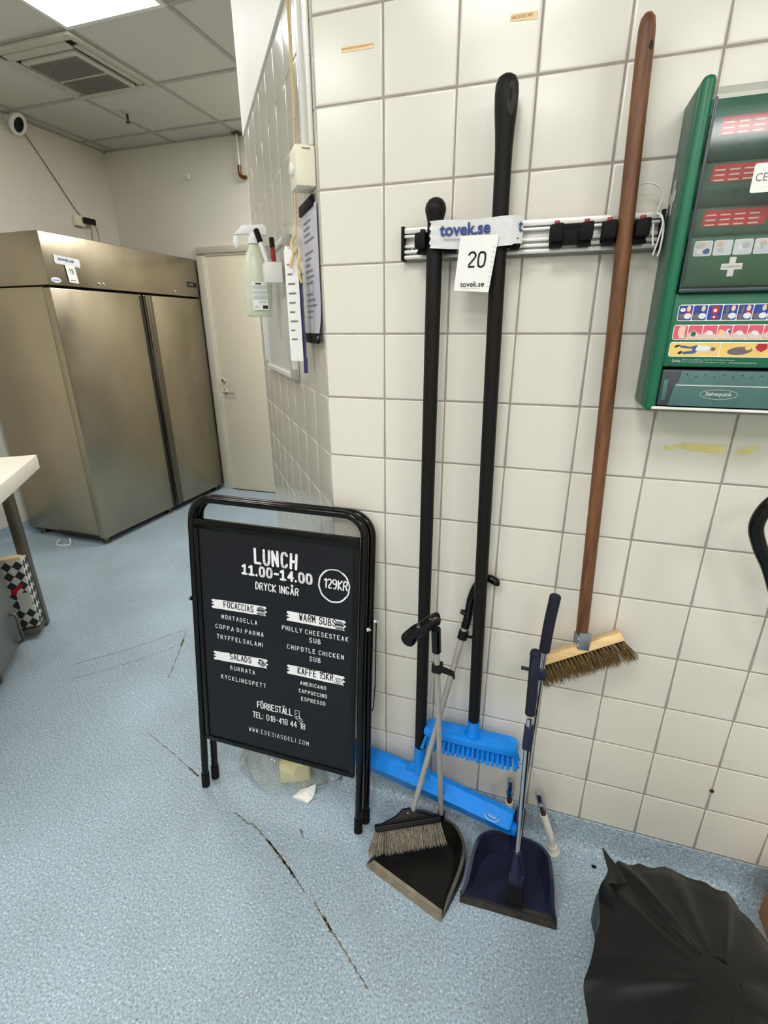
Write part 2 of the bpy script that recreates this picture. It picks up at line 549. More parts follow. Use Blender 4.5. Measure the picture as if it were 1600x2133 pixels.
LC = [0]
def ribbon(b, pl, F, wd, mi=0, lift=0.0):
    """flat stroke: pl 2D points, F maps (x,y,lift)->3D, wd half width in the same units"""
    LC[0] = (LC[0] + 1) % 24
    lift = lift + LC[0] * 6e-6
    for k in range(len(pl)):
        x, y = pl[k]
        lift += 1.5e-6
        b.face([F(x + wd * math.cos(t * math.pi / 4), y + wd * math.sin(t * math.pi / 4), lift) for t in range(8)], mi)
        if k:
            x0, y0 = pl[k - 1]
            dx, dy = x - x0, y - y0
            L = math.hypot(dx, dy)
            if L < 1e-7: continue
            nx, ny = -dy / L * wd, dx / L * wd
            b.face([F(x0 + nx, y0 + ny, lift), F(x0 - nx, y0 - ny, lift), F(x - nx, y - ny, lift), F(x + nx, y + ny, lift)], mi)

def handtext(b, s, F, u0, v0, wid, hgt, wt=0.5, mi=0, track=1.4, seed=3, lift=0.0, wob=0.15):
    st, W = strokes(s, track, wob, seed)
    sx, sy = wid / W, hgt / 6.0
    hw = wt * hgt / 6.0
    for pl in st:
        ribbon(b, [(u0 + x * sx, v0 + y * sy) for x, y in pl], F, hw, mi, lift)

def print_mesh(s, bold=0.0, space=1.0):
    cu = bpy.data.curves.new('lettering', 'FONT')
    cu.body = s
    cu.size = 1.0
    cu.offset = bold
    cu.space_character = space
    cu.resolution_u = 3
    o = bpy.data.objects.new('lettering_tmp', cu)
    COL.objects.link(o)
    dg = bpy.context.evaluated_depsgraph_get()
    dg.update()
    me = bpy.data.meshes.new_from_object(o.evaluated_get(dg))
    vs = [v.co.copy() for v in me.vertices]
    fs = [list(p.vertices) for p in me.polygons]
    bpy.data.objects.remove(o)
    bpy.data.curves.remove(cu)
    bpy.data.meshes.remove(me)
    return vs, fs

def printtext(b, s, F, u0, v0, wid, hgt=None, bold=0.0, shear=0.0, mi=0, lift=0.0, space=1.0):
    vs, fs = print_mesh(s, bold, space)
    if not vs: return
    x0 = min(v.x for v in vs); x1 = max(v.x for v in vs)
    y0 = min(v.y for v in vs); y1 = max(v.y for v in vs)
    sx = wid / (x1 - x0)
    sy = hgt / (y1 - y0) if hgt else sx
    nv = [b.bm.verts.new(V(F(u0 + (v.x - x0) * sx + shear * (v.y - y0) * sy, v0 + (v.y - y0) * sy, lift))) for v in vs]
    for f in fs:
        try:
            nf = b.bm.faces.new([nv[i] for i in f]); nf.material_index = mi
        except ValueError:
            pass

def plane_fn(o, u, v, n):
    o, u, v, n = V(o), V(u), V(v), V(n)
    return lambda a, c, l=0.0: o + u * a + v * c + n * l

# ------------------------------------------------------------------ room frame of reference
T = 0.1503
ZT = [0.1017 + T * k for k in range(15)]           # tile rows from skirting up to 2.206
ZTOP = ZT[14]
CE = 2.85
P0 = V((-0.152, 0, 0)); D = V((-0.6216, 0.7833, 0)).normalized(); N = V((-D.y, D.x, 0))
def OW(s, h, z): return P0 + D * s + N * h + V((0, 0, z))
SL = 1.19

def tiles(b, P, s_edges, z_edges, gap=0.0034):
    g = gap / 2
    for s0, s1 in zip(s_edges, s_edges[1:]):
        for z0, z1 in zip(z_edges, z_edges[1:]):
            j = [random.uniform(-0.0004, 0.0004) for _ in range(2)]
            a0, a1, c0, c1 = s0 + g + j[0], s1 - g + j[0], z0 + g + j[1], z1 - g + j[1]
            lv = [(0.0, -0.0022), (0.0006, -0.0008), (0.0018, -0.0001), (0.004, 0.0)]
            rings = [[b.bm.verts.new(P(a0 + e, h, c0 + e)), b.bm.verts.new(P(a1 - e, h, c0 + e)), b.bm.verts.new(P(a1 - e, h, c1 - e)), b.bm.verts.new(P(a0 + e, h, c1 - e))] for e, h in
                     [(lv[0][0], lv[0][1]), (lv[1][0], lv[1][1]), (lv[2][0], lv[2][1]), (lv[3][0], lv[3][1])]]
            for r0, r1 in zip(rings, rings[1:]):
                for k in range(4):
                    b.bm.faces.new([r0[k], r0[(k + 1) % 4], r1[(k + 1) % 4], r1[k]])
            b.bm.faces.new(rings[-1])

# ---- floor with dirty sheet joints
b = B(); b.box((-3.5, -3.6, -0.1), (2.4, 2.9, 0.0))
floor = struct('floor', b, 'vinyl')
def seam(pts, wd_, name='seam_dirt', m='dirt', jit=0.004, n=26, seed=1, gaps=()):
    rnd = random.Random(seed)
    wd = wd_ * 0.62
    b = B()
    pts = [V((x, y, 0)) for x, y in pts]
    c = curve(pts, n)
    L = len(c) - 1
    wv = [max(0.15, 1 + 0.9 * math.sin(i * 0.9 + seed) * rnd.random()) for i in range(L + 1)]
    prev = None
    for i, p in enumerate(c):
        t = (c[min(i + 1, L)] - c[max(i - 1, 0)]).normalized()
        q = V((-t.y, t.x, 0))
        o = rnd.uniform(-jit, jit) * 0.35
        e = min(1, i / 4, (L - i) / 4) + 0.05
        a = b.bm.verts.new(p + q * (o + wd * wv[i] * e) + V((0, 0, 0.0006)))
        d = b.bm.verts.new(p + q * (o - wd * wv[i] * e) + V((0, 0, 0.0006)))
        if prev and not any(g0 < i / L < g1 for g0, g1 in gaps):
            b.bm.faces.new([prev[0], prev[1], d, a])
        prev = (a, d)
    struct(name, b, m, floor)
seam([(-1.27, 0.57), (-1.19, 0.42), (-1.10, 0.235)], 0.0022, seed=2)
seam([(-1.235, 0.51), (-1.21, 0.455)], 0.007, seed=9)
seam([(-0.97, -0.04), (-0.80, -0.095), (-0.63, -0.155)], 0.0014, seed=3)
seam([(-0.70, -0.13), (-0.64, -0.152)], 0.004, seed=13)
seam([(-0.445, -0.228), (-0.38, -0.25), (-0.355, -0.252), (-0.23, -0.312), (-0.115, -0.38)], 0.0026, seed=4)
seam([(-0.30, -0.275), (-0.22, -0.318), (-0.16, -0.352)], 0.0045, seed=7)
seam([(-0.085, -0.392), (-0.01, -0.44), (0.06, -0.485), (0.125, -0.528)], 0.0022, seed=5)
seam([(-0.045, -0.415), (-0.005, -0.447)], 0.0048, seed=8)
seam([(-0.215, -0.215), (-0.190, -0.240)], 0.006, 'scuff_mark', 'grime', seed=6, n=8)
seam([(-1.60, 0.18), (-1.44, 0.36), (-1.27, 0.60)], 0.0016, 'scuff_mark', 'grime', seed=16)
seam([(-1.52, 0.10), (-1.36, 0.27), (-1.22, 0.46)], 0.0012, 'scuff_mark', 'grime', seed=17)

# ---- tiled front wall
xe = [P0.x] + [T * k for k in range(0, 16)]
b = B()
tiles(b, lambda s, h, z: V((s, -h, z)), xe, ZT)
for f in b.bm.faces: f.material_index = 0
b.box((P0.x, 0.0016, 0.0), (2.3, 0.14, CE), mi=1)
b.box((P0.x, -0.004, ZTOP), (2.3, 0.0016, CE), mi=2)
struct('wall_front', b, ['tile', 'grout', 'plaster'], sharp=60)
# ---- tiled slanting wall that turns away to the left
b = B()
se = [0.0] + [T * k for k in range(1, 8)] + [SL]
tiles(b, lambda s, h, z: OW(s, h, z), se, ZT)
def oprism(b, s0, s1, h0, h1, z0, z1, mi=0, bev=0.0):
    b.prism([OW(s0, h0, z0), OW(s1, h0, z0), OW(s1, h1, z0), OW(s0, h1, z0)], (0, 0, z1 - z0), mi, bev)
oprism(b, 0.0, SL - 0.004, -0.16, -0.0016, 0, CE, 1)
oprism(b, 0.0, SL - 0.012, -0.0016, 0.007, ZTOP - 0.012, CE, 2)
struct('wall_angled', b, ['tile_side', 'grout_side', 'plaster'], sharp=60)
b = B(); oprism(b, SL - 0.006, SL + 0.002, -0.16, 0.0, 0, CE)
struct('trim_1', b, 'wallpaint')
# ---- painted walls and ceiling
YB = 2.74; XL = -3.32
b = B(); b.box((-3.5, YB, 0), (2.4, YB + 0.12, CE)); struct('wall_back', b, 'wallpaint')
b = B(); b.box((XL - 0.12, -3.6, 0), (XL, YB, CE)); struct('wall_left', b, 'wallpaint')
b = B(); b.box((2.3, -3.6, 0), (2.42, YB, CE)); struct('wall_right', b, 'wallpaint')
b = B(); b.box((-3.5, -3.7, 0), (2.4, -3.6, CE)); struct('wall_rear', b, 'wallpaint')
b = B(); b.box((-3.5, -3.7, CE), (2.42, 2.9, CE + 0.1)); struct('ceiling', b, 'ceil')
GX = [-1.44 - 0.592 * k for k in range(-6, 4)]; GY = [1.28 + 0.615 * k for k in range(-7, 3)]
b = B()
for x in GX: b.box((x - 0.012, -3.6, CE - 0.006), (x + 0.012, YB, CE))
for y in GY: b.box((XL, y - 0.012, CE - 0.0055), (2.3, y + 0.012, CE))
b.box((XL, YB - 0.02, CE - 0.008), (2.3, YB, CE)); b.box((XL, -3.6, CE - 0.008), (XL + 0.02, YB, CE))
struct('trim_2', b, 'ceilbar')
# ---- coved vinyl skirting
COVE = [(0.0, 0.101), (0.0034, 0.1005), (0.0042, 0.06), (0.0055, 0.035), (0.011, 0.018), (0.02, 0.008), (0.032, 0.0028), (0.05, 0.0007)]
def cove(name, a, bb, nrm, ext=True):
    b = B(); a, bb, nrm = V(a), V(bb), V(nrm)
    b.grid(lambda i, j: (a if i == 0 else bb) + nrm * COVE[j][0] + V((0, 0, COVE[j][1])), 2, len(COVE))
    struct(name, b, 'vinyl', sharp=80)
cove('baseboard_front', (P0.x - 0.001, 0, 0), (2.3, 0, 0), (0, -1, 0))
cove('baseboard_angled', P0, P0 + D * SL, N)
cove('baseboard_left', (XL, -3.6, 0), (XL, YB, 0), (1, 0, 0))
cove('baseboard_back', (XL, YB, 0), (-2.52, YB, 0), (0, -1, 0))

# ---- door in the back wall
b = B(); y = YB
b.box((-2.445, y - 0.012, 0.004), (-1.50, y - 0.001, 2.035), 0.003)
door = struct('door_1', b, 'doorpaint')
b = B()
b.box((-2.525, y - 0.03, 0), (-2.455, y - 0.0005, 2.04), 0.004)
b.box((-2.458, y - 0.018, 0), (-2.442, y - 0.0005, 2.04), 0.002)
b.box((-1.49, y - 0.03, 0), (-1.42, y - 0.0005, 2.11), 0.004)
b.box((-2.525, y - 0.03, 2.055), (-1.42, y - 0.0005, 2.105), 0.004)
b.box((-2.455, y - 0.018, 2.035), (-1.49, y - 0.0005, 2.056), 0.002)
struct('door_frame', b, 'framepaint', door)
b = B()
b.lathe([(0.024, 0), (0.024, 0.006), (0.018, 0.01)], (-2.392, y - 0.012, 0.935), (0, -1, 0))
b.tube(curve([(-2.392, y - 0.015, 0.935), (-2.392, y - 0.055, 0.936), (-2.37, y - 0.062, 0.936), (-2.275, y - 0.06, 0.934)], 5), 0.009)
struct('door_handle', b, 'chrome', door)
b = B(); b.lathe([(0.024, 0), (0.024, 0.008), (0.015, 0.014), (0.012, 0.03), (0.0, 0.031)], (-2.398, y - 0.012, 1.035), (0, -1, 0))
struct('door_lock', b, 'chrome', door)
b = B(); b.box((-2.442, y - 0.02, 0), (-1.5, y - 0.0005, 0.0045)); struct('threshold', b, 'rust', door)

# ------------------------------------------------------------------ ceiling lights and fittings
def ceiling_light(x0, y0, label):
    t = thing('ceiling_light', label, 'light', (x0 + 0.296, y0 + 0.307, CE - 0.02), 'square ceiling light panels')
    b = B(); x1, y1 = x0 + 0.592, y0 + 0.615
    for lo, hi in (((x0, y0), (x0 + 0.022, y1)), ((x1 - 0.022, y0), (x1, y1)), ((x0 + .0221, y0), (x1 - .0221, y0 + 0.022)), ((x0 + .0221, y1 - 0.022), (x1 - .0221, y1))):
        b.box((lo[0], lo[1], CE - 0.012), (hi[0], hi[1], CE - 0.0062))
    obj('frame', b, 'white', t)
    b = B(); b.face([(x0 + .02, y0 + .02, CE - .008), (x0 + .02, y1 - .02, CE - .008), (x1 - .02, y1 - .02, CE - .008), (x1 - .02, y0 + .02, CE - .008)])
    obj('diffuser', b, M_LAMP, t)
ceiling_light(GX[6 + 0] - 0.592, GY[6], 'lit square ceiling panel at the top left corner of the photo, beside the air conditioner')
ceiling_light(-0.256, -1.795, 'lit square ceiling panel above the camera, left of the other one before the tiled wall')
ceiling_light(1.52, -1.795, 'lit square ceiling panel right of the camera before the tiled wall')
ceiling_light(-2.032, -1.18, 'lit square ceiling panel over the white worktop')
ceiling_light(-0.256, -3.025, 'lit square ceiling panel behind the camera')
ceiling_light(.928, -3.025, 'added unseen ceiling fill panel far right behind the camera')  # added fill lamp, lifts the lower tiles and floor
ceiling_light(-0.848, 1.895, 'added unseen ceiling fill panel behind the slanting wall, farther from the refrigerator')  # extra hidden panel added to brighten the back door
ceiling_light(-1.44, -2.41, 'lit square ceiling panel far left behind the camera')
ceiling_light(-1.432, 1.895, 'added unseen ceiling fill panel behind the slanting wall, nearer the refrigerator')  # hidden panel put in to light the door and back wall

# air conditioner cassette
ax0, ax1, ay0, ay1 = -2.63, -2.035, 1.283, 1.895
t = thing('air_conditioner', 'square white air conditioner cassette with grey mesh set in the ceiling', 'air conditioner', ((ax0 + ax1) / 2, (ay0 + ay1) / 2, CE - 0.03))
b = B()
fr = [((ax0 + .0402, ay0), (ax1 - .0402, ay0 + 0.05)), ((ax0 + .0402, ay1 - 0.05), (ax1 - .0402, ay1)), ((ax0, ay0), (ax0 + 0.04, ay1)), ((ax1 - 0.04, ay0), (ax1, ay1))]
for lo, hi in fr: b.box((lo[0], lo[1], CE - 0.022), (hi[0], hi[1], CE - 0.006), 0.004)
b.box((ax0 + .11, ay0 + .13, CE - 0.03), (ax1 - .11, ay1 - .06, CE - 0.007), 0.004)
obj('panel', b, 'acwhite', t)
b = B(); b.box((ax0 + .04, ay0 + .05, CE - .010), (ax1 - .04, ay1 - .05, CE - .0065)); obj('air_slot', b, 'dark', t)
for (gy0, gy1) in ((ay0 + .16, ay0 + .345), (ay0 + .37, ay1 - .085)):
    b = B()
    b.box((ax0 + .13, gy0, CE - .0335), (ax1 - .13, gy1, CE - .0302))
    for k in range(14):
        yy = gy0 + (gy1 - gy0) * (k + .5) / 14
        b.box((ax0 + .13, yy - .002, CE - .0352), (ax1 - .13, yy + .002, CE - .0336))
    obj('mesh_grille', b, 'grille', t)
for (lo, hi) in (((ax0 + .07, ay0 + .055), (ax1 - .09, ay0 + .115)), ((ax1 - .080, ay0 + .10), (ax1 - .045, ay1 - .07)), ((ax0 + .045, ay0 + .10), (ax0 + .080, ay1 - .07))):
    b = B(); b.box((lo[0], lo[1], CE - .024), (hi[0], hi[1], CE - .0115), 0.005); obj('vane', b, 'acwhite', t)

# sprinkler head
t = thing('sprinkler', 'small round sprinkler head hanging from the ceiling', 'sprinkler', (-2.53, 2.17, CE - .05))
b = B(); b.lathe([(0.036, 0), (0.034, -.006), (0.012, -.010)], (-2.53, 2.17, CE - .0005)); obj('rose', b, 'acwhite', t)
b = B(); b.lathe([(0.008, 0), (0.008, -.028), (0.005, -.03), (.005, -.045), (.016, -.047), (.016, -.05)], (-2.53, 2.17, CE - .010), seg=12); obj('nozzle', b, 'rust', t)

# security camera on left wall
t = thing('security_camera', 'small white security camera with black front high on the left wall', 'camera', (XL, 1.96, 2.72))
b = B(); b.lathe([(0.045, 0), (0.045, 0.01), (0.02, 0.02), (.02, .05)], (XL + 0.0005, 1.955, 2.83), (1, 0, 0)); obj('mount', b, 'white', t)
ax = V((0.75, -0.45, -0.45)).normalized()
b = B(); cpos = V((XL + .055, 1.945, 2.80))
b.lathe([(0.0, -.06), (.035, -.055), (.05, -.03), (.052, .02), (.048, .045), (.03, .055), (0, .056)], cpos, ax, 24, 0, 1.0, 1.4, (0, .7, 0)); obj('body', b, 'white', t)
b = B(); b.lathe([(.034, .045), (.034, .0575), (.0, .0595)], cpos, ax, 24, 0, .8, 1.35, (0, .7, 0)); obj('lens_window', b, 'blackgloss', t)
b = B(); b.tube(curve([(XL + .02, 1.99, 2.80), (XL + .006, 2.09, 2.687), (XL + .006, 2.204, 2.536), (XL + .006, 2.326, 2.371), (XL + .02, 2.385, 2.30)], 8), 0.0035, 8); obj('cable', b, 'greyink', t)
# socket and plug
t = thing('wall_socket', 'white wall socket on the left wall above the steel refrigerator', 'socket', (XL, 2.33, 2.25))
b = B(); b.box((XL + .0005, 2.29, 2.24), (XL + .045, 2.375, 2.315), 0.006); obj('plate', b, 'cream', t)
t = thing('power_adapter', 'black power adapter plugged in the wall socket, two cords hanging down', 'adapter', (XL + .05, 2.4, 2.26))
b = B(); b.box((XL + .046, 2.345, 2.262), (XL + .075, 2.45, 2.305), 0.006); obj('body', b, 'black', t)
for k, dy in enumerate((-.02, .06)):
    b = B(); b.tube(curve([(XL + .06, 2.41 + dy * .6, 2.263), (XL + .055, 2.42 + dy * .8, 2.20), (XL + .03, 2.42 + dy, 2.06), (XL + .02, 2.42 + dy, 1.9)], 6), .003, 8); obj('cord', b, 'greyink', t)
# hook and pipe on the back wall
b = B(); b.lathe([(.014, 0), (.014, .006)], (-2.52, YB - .0005, 2.60), (0, -1, 0), 14); b.tube(curve([(-2.52, YB - .004, 2.60), (-2.51, YB - .05, 2.595), (-2.485, YB - .06, 2.585), (-2.475, YB - .05, 2.61)], 5), .006, 8)
tagged('wall_hook', b, 'white', 'small white hook on the bare back wall above the door', 'hook')
t = thing('copper_pipe', 'thin pipe with brown elbow coming from the ceiling at the wall edge', 'pipe', (-2.02, YB - .03, 2.55))
b = B(); b.tube([(-2.03, YB - .03, CE), (-2.03, YB - .03, 2.62)], .009, 10); obj('riser', b, 'cream', t)
b = B(); b.tube(curve([(-2.03, YB - .03, 2.64), (-2.03, YB - .03, 2.58), (-2.01, YB - .03, 2.56), (-1.97, YB - .03, 2.555)], 5), .013, 10); obj('elbow', b, 'brass', t)
b = B(); b.box((-2.06, YB - .055, 2.833), (-2.0, YB - .0005, 2.842)); obj('cover_plate', b, 'brass', t)

# ------------------------------------------------------------------ refrigerator
FX, FY0, FY1 = -2.53, 1.29, 2.715
t = thing('refrigerator', 'tall two-door stainless steel refrigerator standing against the left wall', 'refrigerator', (-2.9, 2.0, 0))
b = B(); b.box((-3.27, FY0 + .012, .06), (FX - .07, FY1 - .006, 1.715), 0.004); obj('body', b, 'steel_side', t)
b = B(); b.box((-3.27, FY0, 1.722), (FX, FY1, 2.012), 0.006); obj('top_fascia', b, 'steel', t)
b = B(); b.box((-3.0, FY0 + .004, .05), (FX - .068, FY1, .062)); b.box((FX - .068, FY0 + .02, .062), (FX - .06, FY1 - .02, 1.72)); obj('door_gasket', b, 'dark', t)
ym = 2.03
for (y0, y1, hs) in ((FY0, ym, 1), (ym + .02, FY1, 0)):
    b = B(); b.box((FX - .058, y0, .052), (FX, y1, 1.708), 0.007); d = obj('door', b, 'steel', t)
    b = B()
    if hs: b.box((FX - .003, y1 - .028, .06), (FX + .0012, y1 - .002, 1.70), 0.0005); obj('grip_recess', b, 'dark', d)
    else:
        b.box((FX - .003, y0 + .002, .056), (FX + .014, y0 + .03, 1.705), .006); b.box((FX - .003, y0 + .034, .056), (FX + .008, y0 + .075, 1.705), .006); obj('door_grip', b, 'steelleg', d)
b = B(); b.box((FX - .001, 2.565, 1.795), (FX + .003, 2.64, 1.835)); p = obj('display', b, 'dark', t)
b = B(); b.box((FX - .001, 2.648, 1.797), (FX + .003, 2.672, 1.833)); obj('switch', b, 'black', t)
b = B()
for k in range(4): b.box((FX + .003, 2.575 + k * .015, 1.808), (FX + .0034, 2.585 + k * .015, 1.824))
obj('digits', b, 'greyink', p)
for yy in (1.665, 1.70, 2.40):
    b = B(); b.lathe([(.010, 0), (.010, .005), (.006, .007)], (FX - .0005, yy, 1.752), (1, 0, 0), 14); obj('lock', b, 'chrome', t)
b = B(); b.lathe([(.034, 0), (.034, .0015)], (FX - .0002, 1.347, 1.752), (1, 0, 0), 32, 0, .45, 1.0, (0, 0, 1)); bd = obj('badge', b, 'printpale', t)
b = B(); printtext(b, 'sanook', plane_fn((FX + .0018, 1.324, 1.747), (0, 1, 0), (0, 0, 1), (1, 0, 0)), 0, 0, .046, .010, .01); obj('badge_lettering', b, 'stripblue', bd)
for (xx, yy) in ((FX - .05, FY0 + .05), (FX - .05, 2.0), (FX - .05, FY1 - .06), (-3.2, FY0 + .06), (-3.2, FY1 - .06)):
    b = B(); b.lathe([(.028, 0), (.026, .012), (.018, .016), (.018, .052)], (xx, yy, 0), (0, 0, 1), 18); obj('foot', b, 'steelleg', t)
# tag hung on it
F18 = plane_fn((FX + .002, 0, 0), (0, 1, 0), (0, 0, 1), (1, 0, 0))
def strip_tape(F, u0, u1, v0, v1, tilt, lift, nu=24, nv=7, crump=.0012, seed=4):
    rnd = random.Random(seed)
    b = B()
    jj = [[rnd.uniform(-1, 1) for _ in range(nv)] for _ in range(nu)]
    def P(i, j):
        u = u0 + (u1 - u0) * i / (nu - 1); v = v0 + (v1 - v0) * j / (nv - 1) + tilt * (u - u0)
        return F(u + rnd.uniform(-1, 1) * (.0018 if i in (0, nu - 1) else 0), v, lift + abs(jj[i][j]) * crump)
    b.grid(P, nu, nv)
    return b
b = strip_tape(F18, 1.36, 1.538, 1.845, 1.893, -.055, .0012)
printtext(b, 'tovek.se', lambda a, c, l: F18(a, c - .055 * (a - 1.36), l), 1.384, 1.866, .112, .020, .015, mi=1, lift=.0032)
for f in b.bm.faces: pass
tagged('adhesive_tape', b, ['tape', 'inkblue'], 'white tape printed tovek.se stuck to the steel refrigerator', 'tape', 'auction tape strips')
b = B()
FT = lambda a, c, l: F18(1.424 + a - .03 * c, 1.846 + c, .0045 + l)
b.prism([FT(0, 0, 0), FT(.066, -.004, 0), FT(.074, -.104, 0), FT(.006, -.100, 0)], (.0006, 0, 0))
handtext(b, '18', FT, .024, -.052, .026, .028, .38, 1, 2.4, lift=.0012)
printtext(b, 'tovek.se', FT, .014, -.092, .046, .008, .01, mi=1, lift=.0012)
tagged('lot_tag', b, ['paper', 'ink'], 'white paper lot tag marked 18 taped on the refrigerator', 'tag', 'auction lot tags')
b = B(); b.tube(curve([(-2.92, 1.24, .02), (-2.90, 1.20, .006), (-2.86, 1.19, .005), (-2.80, 1.22, .005), (-2.84, 1.26, .03)], 6), .006, 8)
tagged('white_cable', b, 'white', 'loop of white cable lying on the floor under the refrigerator', 'cable')

# ------------------------------------------------------------------ on the slanting wall
Z = V((0, 0, 1))
def oface(b, s0, s1, h, z0, z1, mi=0): b.face([OW(s0, h, z0), OW(s1, h, z0), OW(s1, h, z1), OW(s0, h, z1)], mi)
t = thing('call_switch', 'white plastic switch box on the tile corner under the white conduit', 'switch', OW(.05, .02, 1.765))
b = B(); oprism(b, .014, .085, .0005, .045, 1.765, 1.843, 0, .004); obj('housing', b, 'cream', t)
b = B(); b.lathe([(.014, 0), (.014, .004), (.010, .008)], OW(.05, .0445, 1.803), N, 20); obj('button', b, 'white', t)
b = B(); oprism(b, .012, .014, .012, .03, 1.835, 1.8362, 0); obj('seam', b, 'greyink', t)
b = B(); oprism(b, .055, .083, .0005, .016, 1.8435, CE - .008, 0, .003)
tagged('conduit', b, 'white', 'white plastic cable conduit running down the tile corner to the switch', 'conduit')
b = B(); oprism(b, .018, .030, .0005, .012, 1.8435, CE - .008, 0, .003)
tagged('conduit', b, 'alu', 'thin grey metal conduit on the tile edge right of the white one', 'conduit')
# twine with the laminated cards
t = thing('twine', 'beige twine hanging from above along the slanting tiled wall', 'string', OW(.13, .02, 1.67))
b = B()
b.tube(curve([OW(.165, .012, 2.8), OW(.160, .012, 2.15), OW(.150, .014, 1.93), OW(.118, .034, 1.68)], 8), .0028, 7)
b.tube(curve([OW(.130, .012, 2.8), OW(.138, .012, 2.15), OW(.146, .014, 1.93)], 8), .0022, 7)
obj('strand', b, 'rope', t)
b = B()
b.tube(curve([OW(.118, .034, 1.685), OW(.124, .044, 1.665), OW(.112, .040, 1.645), OW(.120, .034, 1.655), OW(.122, .045, 1.630), OW(.126, .05, 1.61)], 6), .0042, 8)
b.tube(curve([OW(.098, .030, 1.635), OW(.095, .036, 1.615), OW(.100, .03, 1.60), OW(.092, .036, 1.595), OW(.096, .03, 1.575)], 6), .004, 8)
obj('knot', b, 'rope', t)
def hang_card(name, s0, h0, s1, h1, z0, z1, mats, label, lines, grp='cards hanging on the twine', bend=.01):
    b = B(); n = 7
    def P(i, j):
        a = i / 6; c = j / 8
        return OW(s0 + (s1 - s0) * a + bend * math.sin(a * 3), h0 + (h1 - h0) * a, z1 + (z0 - z1) * c)
    b.grid(P, 7, 9)
    for k in range(lines):
        z = z1 - (z1 - z0) * (.12 + .75 * k / max(1, lines))
        aa = random.uniform(.45, .85)
        q = lambda a: OW(s0 + (s1 - s0) * a + bend * math.sin(a * 3) - .0012, h0 + (h1 - h0) * a - .0003, 0)
        b.face([q(.15) + Z * z, q(aa) + Z * z, q(aa) + Z * (z - .004), q(.15) + Z * (z - .004)], 1)
    tagged(name, b, mats, label, 'card', grp)
hang_card('laminated_card', .160, .058, .118, .029, 1.385, 1.655, ['paper', 'greyink'], 'white printed laminated card, leftmost of those hanging on the twine', 9, bend=.004)
hang_card('laminated_card', .110, .034, .107, .024, 1.355, 1.600, ['cardblue', 'greyink'], 'dark blue laminated card, middle of those hanging on the twine', 0, bend=.003)
hang_card('laminated_card', .098, .026, .070, .034, 1.395, 1.600, ['printpale', 'greyink'], 'pale thin card, rightmost of those hanging on the twine', 4, bend=.003)
# notice sheet with two black rails
t = thing('notice_sheet', 'pale lilac notice with lines of text held by two black strips', 'notice', OW(.09, .003, 1.43))
b = B()
b.grid(lambda i, j: OW(.010 + .168 * i / 8, .003 + (.012 * (1 - j / 4) ** 2 if j < 4 else 0) * (1 - i / 9) + .0015, 1.437 + .30 * j / 14), 9, 15)
pp = obj('paper', b, 'lilac', t)
b = B()
for k in range(17):
    if k in (4, 11): continue
    z = 1.71 - k * .0135; s1 = .15; s0 = s1 - random.uniform(.05, .105)
    oface(b, s0, s1, .0062, z, z + .0032)
obj('lettering', b, 'greyink', pp)
b = B(); oprism(b, .036, .180, .0030, .0095, 1.733, 1.755, 0, .001); obj('holder_strip', b, 'rubber', t)
b = B()
b.grid(lambda i, j: OW(.006 + .172 * i / 8, .018 + .004 * (j % 2) - .010 * (i / 8) ** 2, 1.432 + .024 * (j // 1)), 9, 2)
b.grid(lambda i, j: OW(.006 + .172 * i / 8, .013 - .010 * (i / 8) ** 2, 1.432 + .024 * j), 9, 2); obj('holder_strip', b, 'rubber', t)
# whiteboard
s0, s1, z0, z1 = .345, .965, 1.315, 1.722
t = thing('whiteboard', 'small whiteboard with aluminium frame on the slanting tiled wall', 'whiteboard', OW(.65, .01, z0))
b = B(); oprism(b, s0 + .012, s1 - .012, .0008, .012, z0 + .012, z1 - .012); obj('panel', b, 'boardwhite', t)
for nm, a in (('frame_rail', (s0, s1, z0, z0 + .018)), ('frame_rail', (s0, s1, z1 - .018, z1)), ('frame_rail', (s0, s0 + .018, z0 + .018, z1 - .018)), ('frame_rail', (s1 - .018, s1, z0 + .018, z1 - .018))):
    b = B(); oprism(b, a[0], a[1], .0008, .021, a[2], a[3], 0, .003); obj(nm, b, 'alu', t)
for (a, c) in ((s0, z0), (s0, z1 - .032), (s1 - .03, z0), (s1 - .03, z1 - .032)):
    b = B(); oprism(b, a - .001, a + .031, .0006, .0225, c - .001 if c == z0 else c, c + .033, 0, .002); obj('corner_cap', b, 'greypole', t)
# pen cup with pens
pc = (.40, .465, .0225, .072, 1.598, 1.655)
t = thing('pen_holder', 'white square pen cup hung on the whiteboard frame', 'pen holder', OW(.43, .045, pc[4]))
b = B(); oprism(b, *pc, 0, .003); cup = obj('cup', b, 'white', t)
b = B(); oprism(b, pc[0] + .004, pc[1] - .004, pc[2] + .004, pc[3] - .004, pc[5] + .0001, pc[5] + .0006); obj('cup_opening', b, 'greyink', cup)
def pen(base, top, r, cap, label, band):
    base, top = V(base), V(top); d = (top - base)
    t = thing('marker_pen', label, 'pen', base)
    b = B(); b.tube([base, base + d * .62], r * .9, 12); obj('barrel', b, band, t)
    b = B(); b.tube([base + d * .60, base + d * .97, top], [r, r, r * .75], 12); obj('cap', b, cap, t)
pen(OW(.442, .058, pc[5] + .001), OW(.462, .083, 1.748), .0085, 'rubber', 'white-bodied marker pen with black cap, leaning left in the cup', 'white')
pen(OW(.425, .042, pc[5] + .001), OW(.420, .045, 1.722), .0075, 'black', 'black marker pen with red band in the white cup', 'red')
pen(OW(.452, .035, pc[5] + .001), OW(.470, .052, 1.705), .007, 'greypole', 'grey pen leaning low behind the others in the cup', 'greypole')
